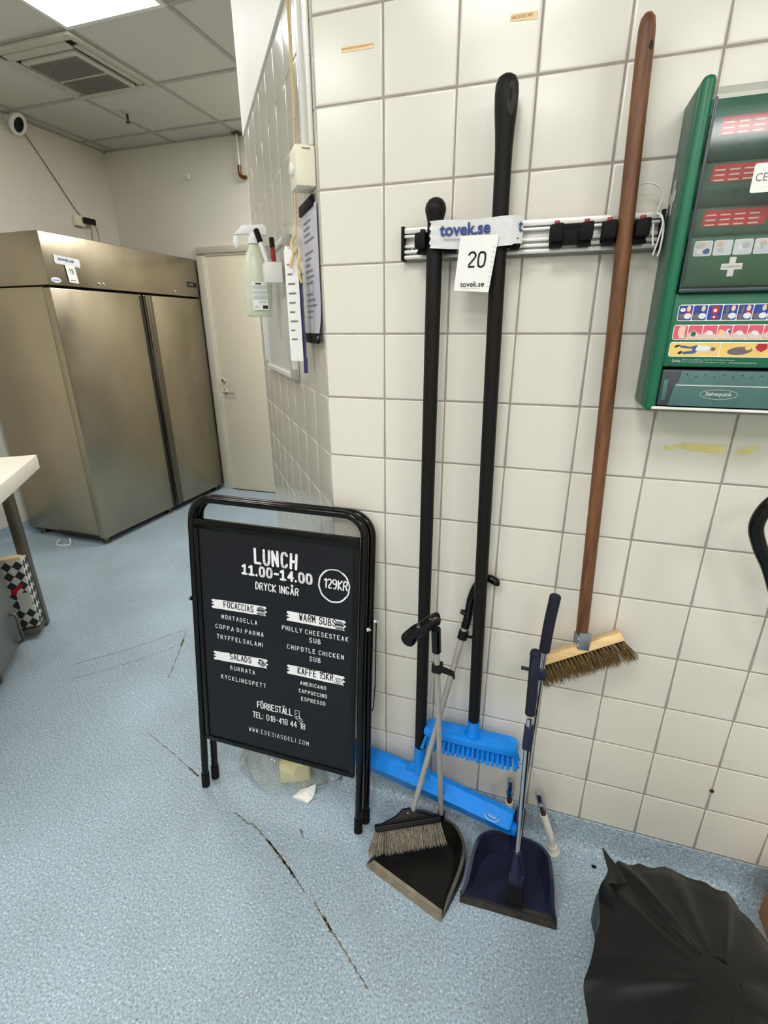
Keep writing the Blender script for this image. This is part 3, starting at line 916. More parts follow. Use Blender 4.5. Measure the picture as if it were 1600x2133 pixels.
# spray bottle hung by its trigger
bc = OW(.56, .080, 0)
t = thing('spray_bottle', 'milky white spray bottle with trigger head hooked on the whiteboard', 'spray bottle', bc + Z * 1.505)
view = V((bc.x - .374, bc.y + 1.165, 0)).normalized(); side = V((view.y, -view.x, 0))
b = B()
prof = [(.030, 0), (.036, .006), (.040, .05), (.0425, .09), (.0415, .12), (.036, .155), (.026, .185), (.0165, .203), (.0145, .21), (.0145, .222)]
b.lathe(prof, bc + Z * 1.505, (0, 0, 1), 28, 0, 1.12, .75, side); bot = obj('bottle', b, 'bottle', t)
b = B()
b.lathe([(.018, 0), (.018, .018), (.013, .021), (.012, .03)], bc + Z * 1.722, (0, 0, 1), 20)
h0 = bc + Z * 1.755
def hp(u, z, v=0): return h0 + side * u + Z * z + view * v
b.prism([hp(-.058, -.010, -.010), hp(-.030, .018, -.010), hp(.034, .022, -.010), (hp(.044, .012, -.010)), hp(.042, -.008, -.010), hp(-.020, -.006, -.010)], view * .020, 0, .002)
b.prism([hp(-.060, -.012, -.006), hp(-.045, -.010, -.006), hp(-.046, -.036, -.006), hp(-.055, -.050, -.006), hp(-.064, -.03, -.006)], view * .012, 0, .002)
obj('trigger_head', b, 'bottlew', t)
b = B()
LB = lambda u, z, l=0: bc + side * u - view * (.0335 - .32 * abs(u) ** 1.55 * 9 * .4 + l) + Z * (1.505 + z)
def lface(b, u0, u1, z0, z1, l, mi):
    n = 6
    for k in range(n):
        a, c = u0 + (u1 - u0) * k / n, u0 + (u1 - u0) * (k + 1) / n
        b.face([LB(a, z0, l), LB(c, z0, l), LB(c, z1, l), LB(a, z1, l)], mi)
lface(b, -.018, .03, .020, .104, .0012, 0)
for k, (za, zb) in enumerate(((.082, .094), (.068, .078), (.052, .064))): lface(b, -.016, .028, za, zb, .0017, 1)
lface(b, -.006, .012, .0965, .101, .0017, 2); lface(b, .012, .028, .024, .034, .0017, 2); lface(b, -.014, -.002, .026, .032, .0017, 1)
lface(b, .0, .026, .042, .046, .0017, 1)
obj('label', b, ['whiteprint', 'greyprint', 'ink'], bot)

# ------------------------------------------------------------------ tool rail on the front wall
t = thing('tool_rail', 'aluminium wall rail with black rubber clamps holding the brooms', 'tool rail', (.3, -.01, 1.606))
b = B()
for (za, zb, d) in ((1.607, 1.6665, .010), (1.607, 1.614, .022), (1.6175, 1.624, .022), (1.6285, 1.6345, .0195), (1.6475, 1.653, .022), (1.6555, 1.6665, .022)):
    b.box((.053, -d, za), (.545, -.0008, zb), .0012)
obj('rail', b, 'alu', t)
for x in (.0465, .5452):
    b = B(); b.box((x, -.0245, 1.604), (x + .0065, -.0008, 1.6695), .001); obj('end_cap', b, 'rubber', t)
b = B(); b.lathe([(.006, 0), (.006, .002), (.003, .004)], (.068, -.0100, 1.6275), (0, -1, 0), 16); obj('screw', b, 'chrome', t)
def clamp(x, r, tabs=True, wide=.037, tilt=0):
    b = B(); b.box((x - wide, -.0265, 1.618), (x + wide, -.0212, 1.655), .002); base = obj('clamp', b, 'rubber', t)
    for s in (-1, 1):
        b = B()
        a0 = x + s * (r + .0012); a1 = x + s * wide
        lo, hi = min(a0, a1), max(a0, a1)
        zz = tilt * s
        b.prism([(lo, -.027, 1.621 + zz), (hi, -.027, 1.621 + zz), (hi, -.027, 1.652 + zz), (lo, -.027, 1.649 + zz)], (0, -.040, 0), 0, .004)
        b.prism([(lo, -.026, 1.6125), (hi, -.026, 1.6125), (hi - (.006 if s > 0 else 0), -.026, 1.622), (lo + (.006 if s < 0 else 0), -.026, 1.622)], (0, -.026, 0), 0, .002)
        obj('jaw', b, 'rubber', base)
        b = B(); xt = x + s * (wide - .012); b.box((xt - .005, -.046, 1.6500), (xt + .005, -.034, 1.6585 + zz), .0015); obj('tab', b, 'red' if tabs else 'black', base)
SQX, DBX, WDX = .1275, .259, .4845
clamp(SQX, .0165, False, .041)
clamp(DBX, .0165)
clamp(.390, .013, wide=.039)
b = B(); b.prism([(.374, -.0266, 1.6185), (.406, -.0266, 1.6185), (.406, -.0266, 1.645), (.398, -.0266, 1.638), (.382, -.0266, 1.638), (.374, -.0266, 1.645)], (0, -.030, 0), 0, .003); obj('saddle', b, 'rubber', t)
clamp(WDX, .0145, wide=.040)
b = B()
b.tube(curve([(.536, -.03, 1.665), (.541, -.028, 1.69), (.532, -.03, 1.705), (.512, -.03, 1.712), (.500, -.026, 1.710)], 6), .0016, 6)
b.tube(curve([(.532, -.052, 1.658), (.540, -.060, 1.652), (.546, -.062, 1.63), (.546, -.06, 1.598), (.544, -.058, 1.588)], 6), .0018, 6)
b.tube(curve([(.538, -.058, 1.653), (.543, -.064, 1.64), (.540, -.06, 1.61), (.536, -.058, 1.59)], 6), .0016, 6)
b.tube(curve([(.528, -.064, 1.640), (.530, -.064, 1.622), (.533, -.064, 1.605)], 5), .0015, 6)
b.tube([(.5365, -.03, 1.665), (.532, -.052, 1.658)], .0016, 6)
tagged('white_string', b, 'white', 'thin white string tied round the right end of the tool rail', 'string')

# ---- black-handled squeegee
def neck(b, p0, p1, r): b.tube([p0, p1], r, 18)
t = thing('floor_squeegee', 'blue floor squeegee on the shorter black handle, leftmost in the rail', 'squeegee', (.127, -.06, .1))
b = B()
top = V((.1262, -.0500, 1.712)); bot = V((.1268, -.0555, .275)); ax = (bot - top).normalized()
b.lathe([(.0, 0), (.008, .0012), (.014, .0045), (.019, .011), (.0212, .019), (.0208, .026), (.0178, .036), (.0160, .044), (.0160, .10), (.0164, .105), (.0164, (bot - top).length)], top, ax, 24)
obj('handle', b, 'blackmatte', t)
ang = math.radians(-10.6); ex = V((math.cos(ang), math.sin(ang), 0)); ey = V((-math.sin(ang), math.cos(ang), 0))
sc0 = V((.1268, -.0605, .108))
b = B()
L = .292
sec = [(-.008, .0), (.006, .0), (.012, .03), (.020, .052), (.014, .088), (-.004, .092), (-.030, .052), (-.018, .030)]
cols = []
for k, u in enumerate((-L, -L + .006, -.20, -.10, -.035, 0, .035, .10, .20, L - .006, L)):
    e = .78 if abs(u) == L else 1.0
    hgt = 1.0 - .16 * max(0, (abs(u) - .05) / L)
    cols.append([b.bm.verts.new(sc0 + ex * u + ey * (p * e) + Z * (q * hgt if q > .04 else q)) for p, q in sec])
for a, c in zip(cols, cols[1:]):
    for k in range(len(sec)): b.bm.faces.new([a[k], a[(k + 1) % len(sec)], c[(k + 1) % len(sec)], c[k]])
b.bm.faces.new(cols[0][::-1]); b.bm.faces.new(cols[-1])
hd = obj('head', b, 'blue', t, 30)
b = B()
b.tube([(.1268, -.0555, .288), (.1268, -.0555, .235), (.1266, -.0565, .215), (.1262, -.0585, .192)], [.0178, .0180, .0185, .022], 20)
b.prism([sc0 + ex * -.05 + ey * -.012 + Z * .075, sc0 + ex * .05 + ey * -.012 + Z * .075, sc0 + ex * .022 + ey * -.010 + Z * .112, sc0 + ex * -.022 + ey * -.010 + Z * .112], ey * .022, 0, .004)
obj('socket', b, 'blue', t)
b = B(); b.box((L - .012, -.010, .006), (L + .012, .012, .036), .002, 0, M.Translation(sc0) @ M.Rotation(ang, 4, 'Z')); obj('blade_clip', b, 'blue', t)
b = B(); FQ = plane_fn(sc0 + ex * (L - .075) + ey * -.0262 + Z * .0585, ex, (ey * .6 + Z * .8).normalized(), (ey * -.8 + Z * .6).normalized())
ribbon(b, [(.020 + .020 * math.cos(a * math.pi / 9), .004 + .011 * math.sin(a * math.pi / 9)) for a in range(9, 19)], FQ, .0011, 0, .0012)
printtext(b, 'Vikan', FQ, .008, .001, .025, .008, .01, lift=.0012)
obj('emblem', b, 'greyprint', hd)

# ---- deck brush
t = thing('deck_brush', 'blue deck scrub brush on the taller black handle in the rail', 'brush', (.27, -.05, .33))
b = B(); top = V((.2510, -.0480, 1.895)); bot = V((.2785, -.0490, .418)); ax = (bot - top).normalized()
b.lathe([(.0, 0), (.009, .0015), (.016, .006), (.0205, .016), (.0215, .030), (.0205, .055), (.0180, .085), (.0163, .115), (.0160, .15), (.0160, (bot - top).length - .02), (.0148, (bot - top).length)], top, ax, 24)
hn = obj('handle', b, 'blackmatte', t)
b = B(); ho = top + ax * .042
b.lathe([(.0005, .0165), (.0115, .0172), (.0125, .0190), (.0113, .0196), (.0006, .0186)], ho + V((.005, 0, 0)), V((.35, -1, 0)).normalized(), 20, 0, .72, 2.1, (1, 0, 0)); obj('hang_hole', b, 'dark', hn)
b = B(); hz = .352
b.tube([(.2785, -.049, .424), (.2785, -.049, .392), (.2787, -.049, .376)], [.0172, .0176, .0215], 20)
b.prism([(.246, -.055, hz + .012), (.312, -.055, hz + .012), (.297, -.052, hz + .033), (.261, -.052, hz + .033)], (0, .012, 0), 0, .003)
obj('socket', b, 'blue', t)
b = B()
outl = [(.139, -.030), (.150, -.0235), (.260, -.021), (.392, -.0235), (.404, -.030), (.4065, -.049), (.404, -.068), (.392, -.0745), (.260, -.077), (.150, -.0745), (.139, -.068), (.1365, -.049)]
rings = []
for (e, z) in ((.90, 0.0), (1.0, .004), (1.0, .016), (.985, .020), (.86, .0285)):
    cx, cy = .2715, -.049
    rings.append([b.bm.verts.new((cx + (x - cx) * (1 - (1 - e) * .25), cy + (yy - cy) * e, hz - .006 + z)) for x, yy in outl])
for r0, r1 in zip(rings, rings[1:]):
    for k in range(12): b.bm.faces.new([r0[k], r0[(k + 1) % 12], r1[(k + 1) % 12], r1[k]])
b.bm.faces.new(rings[0][::-1]); b.bm.faces.new(rings[-1])
hd = obj('head', b, 'blue', t, 30)
b = B(); rnd = random.Random(2)
for row in range(5):
    yy = -.030 - row * .0098
    for k in range(19):
        x = .146 + k * .01385 + (.006 if row % 2 else 0)
        if x > .402: continue
        sx = (x - .2715) / .135; sy = (yy + .0495) / .02
        tip = V((x + (.010 if abs(sx) > .9 else .003) * (1 if sx > 0 else -1) * abs(sx), yy + .008 * sy, hz - .048 + rnd.uniform(-.002, .002)))
        b.tube([(x, yy, hz - .006), tip * .35 + V((x, yy, hz - .006)) * .65, tip], [.0030, .0038, .0056], 7)
obj('bristles', b, 'blue', hd, kind='stuff')

# ---- wooden broom
t = thing('push_broom', 'broom with long brown wooden handle and pale wood head, rightmost in the rail', 'broom', (.52, -.06, .65))
b = B(); top = V((.4712, -.0480, 1.948)); bot = V((.5205, -.0575, .768)); ax = (bot - top).normalized()
LN = (bot - top).length
b.lathe([(.0, 0), (.006, .0015), (.011, .008), (.0135, .022), (.0140, .05), (.0142, .3), (.0146, .7), (.0140, LN)], top, ax, 18)
hn = obj('handle', b, 'handlewood', t)
b = B(); b.lathe([(.0005, .0128), (.0034, .0138), (.0034, .0146), (.0005, .0148)], top + ax * .048, V((.55, -.83, 0)), 14, 0, 1, 1.9, (1, 0, 0)); obj('hang_hole', b, 'dark', hn)
Lc = V((.432, -.060, .672)); Rc = V((.612, -.0385, .7735)); A_ = (Rc - Lc).normalized()
Dn = (V((0, 0, -1)) + A_ * A_.z).normalized(); Dn = (Dn + V((0, -.42, 0))).normalized(); Dn = (Dn - A_ * Dn.dot(A_)).normalized()
Ee = A_.cross(Dn).normalized()
if Ee.y > 0: Ee = -Ee
Lc2 = Lc - A_ * .018; Ln = (Rc - Lc2).length
b = B(); mx = M((( A_.x, Ee.x, -Dn.x, Lc2.x), (A_.y, Ee.y, -Dn.y, Lc2.y), (A_.z, Ee.z, -Dn.z, Lc2.z), (0, 0, 0, 1)))
b.box((0, -.022, -.011), (Ln, .024, .011), .004, 0, mx); hd = obj('head', b, 'palewood', t, 30)
b = B(); rnd = random.Random(5)
for k in range(24):
    for row in range(5):
        u = .008 + (Ln - .016) * k / 23; vv = .020 - row * .0095
        p = mx @ V((u, vv, -.011))
        for q in range(7):
            o = V((rnd.uniform(-.003, .003), rnd.uniform(-.003, .003), 0))
            fl = .010 if k > 20 else (-.002 if k < 2 else 0)
            e = mx @ V((u + o.x * 2.2 + rnd.uniform(-.004, .010) + fl, vv + o.y * 2 + rnd.uniform(-.006, .006) + (.006 if row == 0 else 0), -.011 - .048 - rnd.uniform(-.004, .007)))
            s = mx @ V((u + o.x * .3, vv + o.y * .3, -.010))
            b.tube([s, (s + e) / 2 + V((0, 0, .001)), e], [.0011, .0010, .0004], 4)
obj('bristles', b, 'bristle', hd, kind='stuff')
b = B(); zb = bot
b.tube([bot + ax * -.004, bot + ax * .030], .0175, 6)
b.box((-.020, -.004, -.028), (.006, .004, .018), .001, 0, M.Translation(bot + V((.0135, -.013, -.006))))
fe = obj('ferrule', b, 'galv', t)
b = B(); b.tube([bot + ax * .024, bot + ax * .046], [.0165, .0150], 16)
obj('collar', b, 'palewood', t)
b = B()
for dz in (.004, .022): b.lathe([(.004, 0), (.003, .003)], bot + V((-.006, -.0155, -dz)), (-.3, -1, 0), 10)
obj('rivet', b, 'chrome', fe)

# ---- tape strip and lot tag on the handles
FTp = plane_fn((0, -.0705, 0), (1, 0, 0), (0, 0, 1), (0, -1, 0))
def tape_surface(b):
    nu, nv = 40, 12
    rnd = random.Random(11)
    nz = [[rnd.uniform(0, 1) for _ in range(nv)] for _ in range(nu)]
    def P(i, j):
        a = i / (nu - 1); c = j / (nv - 1)
        u = .1215 + .180 * a + (.0022 * math.sin(j * 2.1) if i == 0 else (.002 * math.sin(j * 3.3) if i == nu - 1 else 0))
        zlo = 1.6185 - .004 * math.sin(a * 3.1) + (.002 if a > .9 else 0); zhi = 1.6665 + .001 * math.sin(a * 9)
        v = zlo + (zhi - zlo) * c
        dip = .006 * math.sin(max(0, min(1, (a - .12) / .5)) * math.pi) + (.012 * max(0, (a - .86) / .14) ** 1.5)
        wr = .0022 * abs(math.sin(c * 9 + 2)) * max(0, 1 - a * 7) + .003 * max(0, a - .72) * math.sin(c * 7 + a * 25) * 3 + .0004 * nz[i][j]
        return V((u, -.0725 + dip - abs(wr), v))
    b.grid(P, nu, nv)
b = B(); tape_surface(b)
nf = len(b.bm.faces)
def on_tape(a, c, l=0):
    k = (a - .1215) / .180
    dip = .006 * math.sin(max(0, min(1, (k - .12) / .5)) * math.pi) + (.012 * max(0, (k - .86) / .14) ** 1.5)
    return V((a, -.0725 + dip - l, c))
printtext(b, 'tovek.se', on_tape, .1410, 1.6385, .100, .0225, .028, mi=1, lift=.0032)
printtext(b, 'Nätauktioner varje vecka', on_tape, .1490, 1.6295, .070, .0055, .006, mi=2, lift=.0032)
printtext(b, 't', on_tape, .2935, 1.6395, .0075, .018, .02, mi=1, lift=.0052)
tagged('adhesive_tape', b, ['tape', 'inkblue', 'greyink'], 'crinkled white tape printed tovek.se wrapped across the two black handles', 'tape', 'auction tape strips')
FG = lambda a, c, l=0: V((.1835 + a + .10 * c, -.0765 - l - .03 * c * 0, 1.633 + c))
b = B(); b.prism([FG(0, .004), FG(.0745, .003), FG(.0715, -.0990), FG(.0005, -.0945)], (0, -.0006, 0))
handtext(b, '20', FG, .0215, -.052, .034, .0255, .42, 1, 1.6, seed=5, lift=.0012)
printtext(b, 'tovek.se', FG, .0125, -.0885, .0480, .0105, .012, mi=1, lift=.0012)
printtext(b, 'nätauktioner varje vecka', FG, .0170, -.0925, .036, .002, .0, mi=2, lift=.0012)
for k in range(9):
    c = -.018 - k * .0088
    b.face([FG(.0670, c, .0012), FG(.0715, c, .0012), FG(.0715, c - .0007, .0012), FG(.0670, c - .0007, .0012)], 2)
tagged('lot_tag', b, ['paper', 'ink', 'greyink'], 'white paper lot tag marked 20 hanging from the tape on the tool rail', 'tag', 'auction lot tags')

# ------------------------------------------------------------------ dustpans and their brushes
def pan(t, outline, front0, front1, hfun, off, m_in, m_rim, m_lip, lipw):
    """outline runs from the front left corner round the back to the front right corner"""
    c = sum((V((x, y, 0)) for x, y in outline), V((0, 0, 0))) / len(outline)
    pts = curve([(x, y, 0) for x, y in outline], 6)
    n = len(pts)
    f0, f1 = V((*front0, 0)), V((*front1, 0))
    fd = (f1 - f0).normalized(); fn = V((-fd.y, fd.x, 0))
    if (c - f0).dot(fn) < 0: fn = -fn
    maxd = max((p - f0).dot(fn) for p in pts)
    rings = [[], [], [], []]
    b = B()
    for i, p in enumerate(pts):
        d = max(0, (p - f0).dot(fn)) / maxd
        h = hfun(d)
        tg = (pts[min(n - 1, i + 1)] - pts[max(0, i - 1)]).normalized()
        q = V((-tg.y, tg.x, 0))
        if (c - p).dot(q) < 0: q = -q
        for r, (o, z) in enumerate(((0, .004), (off * .25, h), (off, h + .001), (off * 1.35 + h * .25, .012 if d > .05 else .005))):
            rings[r].append(b.bm.verts.new(p + q * o * min(1, .15 + d * 4) + Z * z))
    for r in range(3):
        for i in range(n - 1):
            f = b.bm.faces.new([rings[r][i], rings[r][i + 1], rings[r + 1][i + 1], rings[r + 1][i]])
            f.material_index = 1 if r == 1 else 0
    f = b.bm.faces.new(rings[3]); f.material_index = 0
    f = b.bm.faces.new(rings[0][::-1]); f.material_index = 0
    pn = obj('pan', b, [m_in, m_rim], t, 30)
    b = B()
    b.prism([f0 - fn * .005 + Z * .0006, f0 - fn * .003 + Z * .0062, f0 + fn * lipw * .45 + Z * .0070, f0 + fn * lipw * .5 + Z * .0058, f0 + fn * lipw * .58 + Z * .0074, f0 + fn * lipw + Z * .0088, f0 + fn * lipw + Z * .0006], (f1 - f0))
    obj('lip', b, m_lip, t)
    return pn

# black lobby dustpan
t = thing('dustpan', 'black dustpan with grey pole and rubber lip standing on the floor', 'dustpan', (.16, -.2, 0))
pan(t, [(.022, -.257), (.045, -.200), (.068, -.150), (.092, -.107), (.135, -.082), (.185, -.080), (.225, -.087), (.262, -.105), (.292, -.150), (.296, -.205), (.280, -.272), (.259, -.333)], (.022, -.257), (.259, -.333),
    lambda d: .006 + .056 * min(1, d * 1.5), .012, 'panblack', 'panrim', 'panlip', .020)
b = B(); b.tube([(.205, -.0915, .05), (.207, -.0925, .085)], .0115, 14); obj('pole_socket', b, 'black', t)
pb0, pb1 = V((.2070, -.0925, .060)), V((.1870, -.178, .745))
b = B(); b.tube([pb0, pb1], .0078, 16); obj('pole', b, 'greypole', t)
b = B(); d = (pb1 - pb0).normalized()
b.tube([pb1 - d * .018, pb1 + d * .052], [.0115, .0118], 16)
g0 = pb1 + d * .075
b.tube(curve([g0 + V((.008, .005, .006)), g0 + V((-.004, -.002, .004)), g0 + V((-.026, -.010, -.016)), g0 + V((-.046, -.014, -.030)), g0 + V((-.066, -.018, -.060))], 6), [.006, .012, .015, .016, .0155, .0150] + [.0155] * 8 + [.016] * 5 + [.0165, .0175, .0185, .019, .018, .014], 16)
gr = obj('grip', b, 'blackgloss', t)
b = B(); b.box((-.012, -.013, -.012), (.013, .012, .012), .003, 0, M.Translation(V((.1890, -.168, .675))))
b.prism([(.199, -.178, .681), (.232, -.178, .671), (.236, -.178, .655), (.232, -.178, .655), (.229, -.178, .663), (.199, -.178, .668)], (0, .012, 0), 0, .001)
obj('clip', b, 'black', t)
# its lobby brush
t = thing('hand_broom', 'lobby brush with grey bristles and grey pole resting on the black dustpan', 'broom', (.13, -.18, .02))
pa0, pa1 = V((.1275, -.148, .118)), V((.2365, -.0270, .722))
b = B(); b.tube([pa0, pa1], .0080, 16); obj('pole', b, 'greypole', t)
d = (pa1 - pa0).normalized()
b = B()
b.tube(curve([pa1 - d * .012, pa1 + d * .022, V((.2450, -.0175, .790)), V((.2580, -.0145, .835)), V((.2800, -.0150, .860)), V((.3010, -.0190, .858)), V((.3130, -.024, .848))], 6), [.0115] * 12 + [.0120] * 6 + [.0112] * 6 + [.0105] * 6 + [.0115, .011, .010, .009, .007, .005, .002], 16)
b.tube([V((.2330, -.024, .752)), V((.2200, -.026, .757))], [.008, .006], 10)
obj('grip', b, 'blackgloss', t)
b = B(); b.lathe([(.0132, -.012), (.0132, .012)], V((.2310, -.0330, .690)), d, 16); b.box((0, -.003, -.003), (.032, .003, .004), .001, 0, M.Translation(V((.241, -.036, .688)))); obj('clip', b, 'black', t)
B0, B1 = V((.036, -.220, .098)), V((.210, -.130, .098)); A2 = (B1 - B0).normalized(); q2 = V((A2.y, -A2.x, 0))
L2 = (B1 - B0).length
mx = M(((A2.x, q2.x, 0, B0.x), (A2.y, q2.y, 0, B0.y), (0, 0, 1, B0.z), (0, 0, 0, 1))) @ M.Rotation(math.radians(36), 4, 'X')
b = B()
b.box((0, -.012, 0), (L2, .016, .016), .004, 0, mx)
prof = [(.012, .014), (.065, .030), (.088, .046), (.112, .046), (.135, .030), (L2 - .012, .014)]
b.prism([mx @ V((u, -.008, v)) for u, v in prof], (mx.to_3x3() @ V((0, .016, 0))), 0, .003)
b.box((.004, .016, .0015), (L2 - .004, .0195, .0105), .001, 0, mx)
hd = obj('head', b, 'black', t, 30)
b = B(); rnd = random.Random(9)
for k in range(40):
    for row in range(5):
        u = .004 + (L2 - .008) * k / 39; vv = -.009 + row * .0055
        for q in range(4):
            s = mx @ V((u + rnd.uniform(-.001, .001), vv, .002))
            fl = -.026 * max(0, 1 - k / 6) + .012 * max(0, (k - 34) / 6)
            e = mx @ V((u + fl + rnd.uniform(-.003, .003), vv + (row - 2) * .003 + rnd.uniform(-.003, .003), -.055 - rnd.uniform(-.004, .006)))
            e.z = max(e.z, .014)
            b.tube([s, (s * .5 + e * .5), e], [.0011, .0010, .0005], 4)
obj('bristles', b, 'bristlegrey', hd, kind='stuff')
b = B(); b.lathe([(.003, 0), (.002, .002)], mx @ V((.1, .0085, .036)), (mx.to_3x3() @ V((0, 1, 0))), 10); obj('rivet', b, 'chrome', hd)

# navy dustpan
t = thing('dustpan', 'navy blue dustpan with chrome pole and foam grip standing on the floor', 'dustpan', (.42, -.17, 0))
pan(t, [(.296, -.268), (.302, -.215), (.309, -.155), (.326, -.112), (.362, -.086), (.425, -.080), (.490, -.086), (.524, -.112), (.537, -.155), (.543, -.210), (.548, -.257)], (.296, -.268), (.548, -.257),
    lambda d: .006 + .062 * min(1, d * 1.3), .012, 'navydust', 'navy', 'panlipdark', .022)
pr0, pr1, pr2 = V((.4300, -.0930, .050)), V((.4360, -.139, .770)), V((.4435, -.150, .912))
b = B()
b.tube([pr0, V((.4325, -.112, .36)), pr1], .0072, 16); obj('pole', b, 'chrome', t)
b = B(); b.tube(curve([pr0 + V((-.002, .004, -.03)), V((.4290, -.090, .08)), V((.4318, -.097, .17)), V((.4325, -.0985, .19))], 5), [.020, .021, .020, .019, .018, .0175, .017, .0165, .016, .0155, .015, .0145, .014, .0135, .013, .013], 14)
obj('pole_socket', b, 'navy', t)
b = B(); b.tube(curve([pr1 - V((0, -.001, .012)), V((.4380, -.143, .83)), V((.4420, -.149, .895)), pr2], 5), [.0125] * 14 + [.0125, .0115], 16); obj('grip', b, 'navyfoam', t)
b = B(); b.box((-.012, -.014, -.012), (.012, .012, .012), .002, 0, M.Translation(V((.4345, -.133, .690))))
b.box((-.046, -.008, .0), (-.010, -.002, .008), .001, 0, M.Translation(V((.4345, -.128, .690)))); obj('clip', b, 'navy', t)
# chrome brush stick
t = thing('brush_stick', 'chrome stick brush with navy foam grip and black bristles standing in the navy dustpan', 'brush', (.43, -.21, .02))
pl0, pl1, pl2 = V((.4312, -.201, .140)), V((.4195, -.190, .600)), V((.4155, -.187, .775))
b = B(); b.tube([pl0, V((.4205, -.191, .56)), pl1], .0074, 16); obj('pole', b, 'chrome', t)
b = B(); b.tube(curve([pl1 + V((0, 0, .012)), V((.4185, -.189, .66)), V((.4165, -.188, .74)), pl2, pl2 + V((0, 0, .012))], 5), [.0118] * 14 + [.0118, .0125, .0125, .012, .0115, .010, .006], 16); g = obj('grip', b, 'navyfoam', t)
b = B(); b.tube([pl2 + V((0, -.0075, -.045)), pl2 + V((0, -.0075, .004))], .0072, 12, squash=(1, 1)); obj('grip_insert', b, 'navy', g)
b = B(); b.box((-.011, -.013, -.035), (.011, .011, .030), .004, 0, M.Translation(V((.4215, -.1915, .545)))); obj('clip', b, 'navy', t)
b = B(); b.tube([V((.4310, -.200, .160)), V((.4320, -.203, .130)), V((.4340, -.210, .108)), V((.4350, -.214, .085))], [.0115, .016, .021, .021], 18); b.box((-.021, -.014, -.026), (.021, .014, .018), .006, 0, M.Translation(V((.4352, -.216, .087)))); hd = obj('head', b, 'navy', t)
b = B(); rnd = random.Random(3)
for k in range(420):
    x = .4352 + rnd.uniform(-.019, .019); yy = -.218 + rnd.uniform(-.011, .011)
    b.tube([(x, yy, .066), (x + (x - .4352) * .12, yy - .012, .04), (x + (x - .4352) * .25 + rnd.uniform(-.002, .002), yy - .022 + rnd.uniform(-.007, .007), .0165)], [.0013, .0012, .0006], 4)
obj('bristles', b, 'bristleblack', hd, kind='stuff')

# ------------------------------------------------------------------ capped pipe stubs at the wall
def stub(x, y, tip, label, bend):
    t = thing('pipe_stub', label, 'pipe', (x, y, 0), 'capped pipe stubs at the skirting')
    tip = V(tip); base = V((x, y, .004)); d = tip - base
    b = B(); b.lathe([(.0235, .0005), (.0235, .004), (.017, .009), (.0145, .014), (.0145, .02)], (x, y, 0), (0, 0, 1), 24); obj('flange', b, 'pvc', t)
    mid = base + d * .62
    b = B(); b.tube(curve([base, base + V((0, 0, .02)) + d * .12, base + d * .38 + V(bend), mid], 6), .0105, 16); obj('pipe', b, 'pvc', t)
    b = B(); b.tube([mid - d * .02, base + d * .76], [.0075, .0080], 12); obj('nipple', b, 'rust', t)
    u = d.normalized()
    b = B(); b.tube([base + d * .72, base + d * .78, base + d * .84], [.009, .0115, .0085], 6); b.tube([base + d * .84, base + d * .86, tip], [.0085, .0112, .0112], 6); obj('cap', b, 'chrome', t)
stub(.405, -.047, (.3965, -.040, .2275), 'white pipe stub with metal cap, left one beside the squeegee end', (0, 0, 0))
stub(.5355, -.047, (.4772, -.034, .200), 'white pipe stub with metal cap leaning left, right of the navy dustpan pole', (.004, 0, 0))

# ------------------------------------------------------------------ pavement sign
fu = V((1.0, .009, 0)).normalized(); fv = V((0, .1278, .9918)); fn = fu.cross(fv)       # fn points towards the wall side
if fn.y > 0: fn = -fn
S0 = V((-.594, -.174, 0))
FS = lambda a, c, l=0.0: S0 + fu * a + fv * c + fn * l
t = thing('pavement_sign', 'black folding pavement sign with lunch menu leaning by the tiled corner', 'sign', (-.31, -.15, 0))
def ftube(b, W, Hh, r, F, cr=.062, x0=0.0, foot=0.0):
    pts = [F(x0, foot), F(x0 + .002, .25), F(x0 + .004, .5), F(x0 + .006, Hh - cr - .02)]
    for k in range(9):
        a = math.pi - k * math.pi / 16
        pts.append(F(x0 + .008 + cr + cr * math.cos(a), Hh - cr + cr * math.sin(a)))
    for k in range(9):
        a = math.pi / 2 - k * math.pi / 16
        pts.append(F(x0 + W - .002 - cr + cr * math.cos(a), Hh - cr + cr * math.sin(a)))
    pts += [F(x0 + W - .002, .5), F(x0 + W, .25), F(x0 + W, foot)]
    b.tube(pts, r, 16)
FR = .0112
b = B(); ftube(b, .556, 1.012, FR, FS, x0=0.0, foot=.028); obj('front_frame', b, 'blackgloss', t, 60)
fv2 = V((0, .112, .9937)).normalized()
S1 = V((-.583, -.1365, 0))
FSb = lambda a, c, l=0.0: S1 + fu * a + fv2 * c + fn * l
b = B(); ftube(b, .556, 1.008, FR, FSb, x0=0.0, foot=.028); obj('rear_frame', b, 'blackgloss', t, 60)
for (a, F) in ((0, FS), (.556, FS), (0, FSb), (.556, FSb)):
    b = B(); b.tube([F(a, .0025), F(a, .052)], [.0132, .0130], 16); obj('foot', b, 'rubber', t)
U0, U1, V0, V1 = .0185, .5395, .199, .952
b = B(); b.prism([FS(U0, V0, -.004), FS(U1, V0, -.004), FS(U1, V1, -.004), FS(U0, V1, -.004)], fn * .008)
obj('backing', b, 'blackgloss', t)
b = B()
def bar(u0, u1, v0, v1, l0=.0042, l1=.010): b.prism([FS(u0, v0, l0), FS(u1, v0, l0), FS(u1, v1, l0), FS(u0, v1, l0)], fn * (l1 - l0), 0, .0016)
bar(U0, U1, V1 - .028, V1); bar(U0, U1, V0, V0 + .016); bar(U0, U0 + .014, V0 + .016, V1 - .028); bar(U1 - .014, U1, V0 + .016, V1 - .028)
bar(U0 + .002, U1 - .002, V1 - .0165, V1 - .0125, .010, .0125); bar(U0 + .002, U1 - .002, V1 - .008, V1 - .003, .010, .012)
obj('snap_frame', b, 'blackgloss', t)
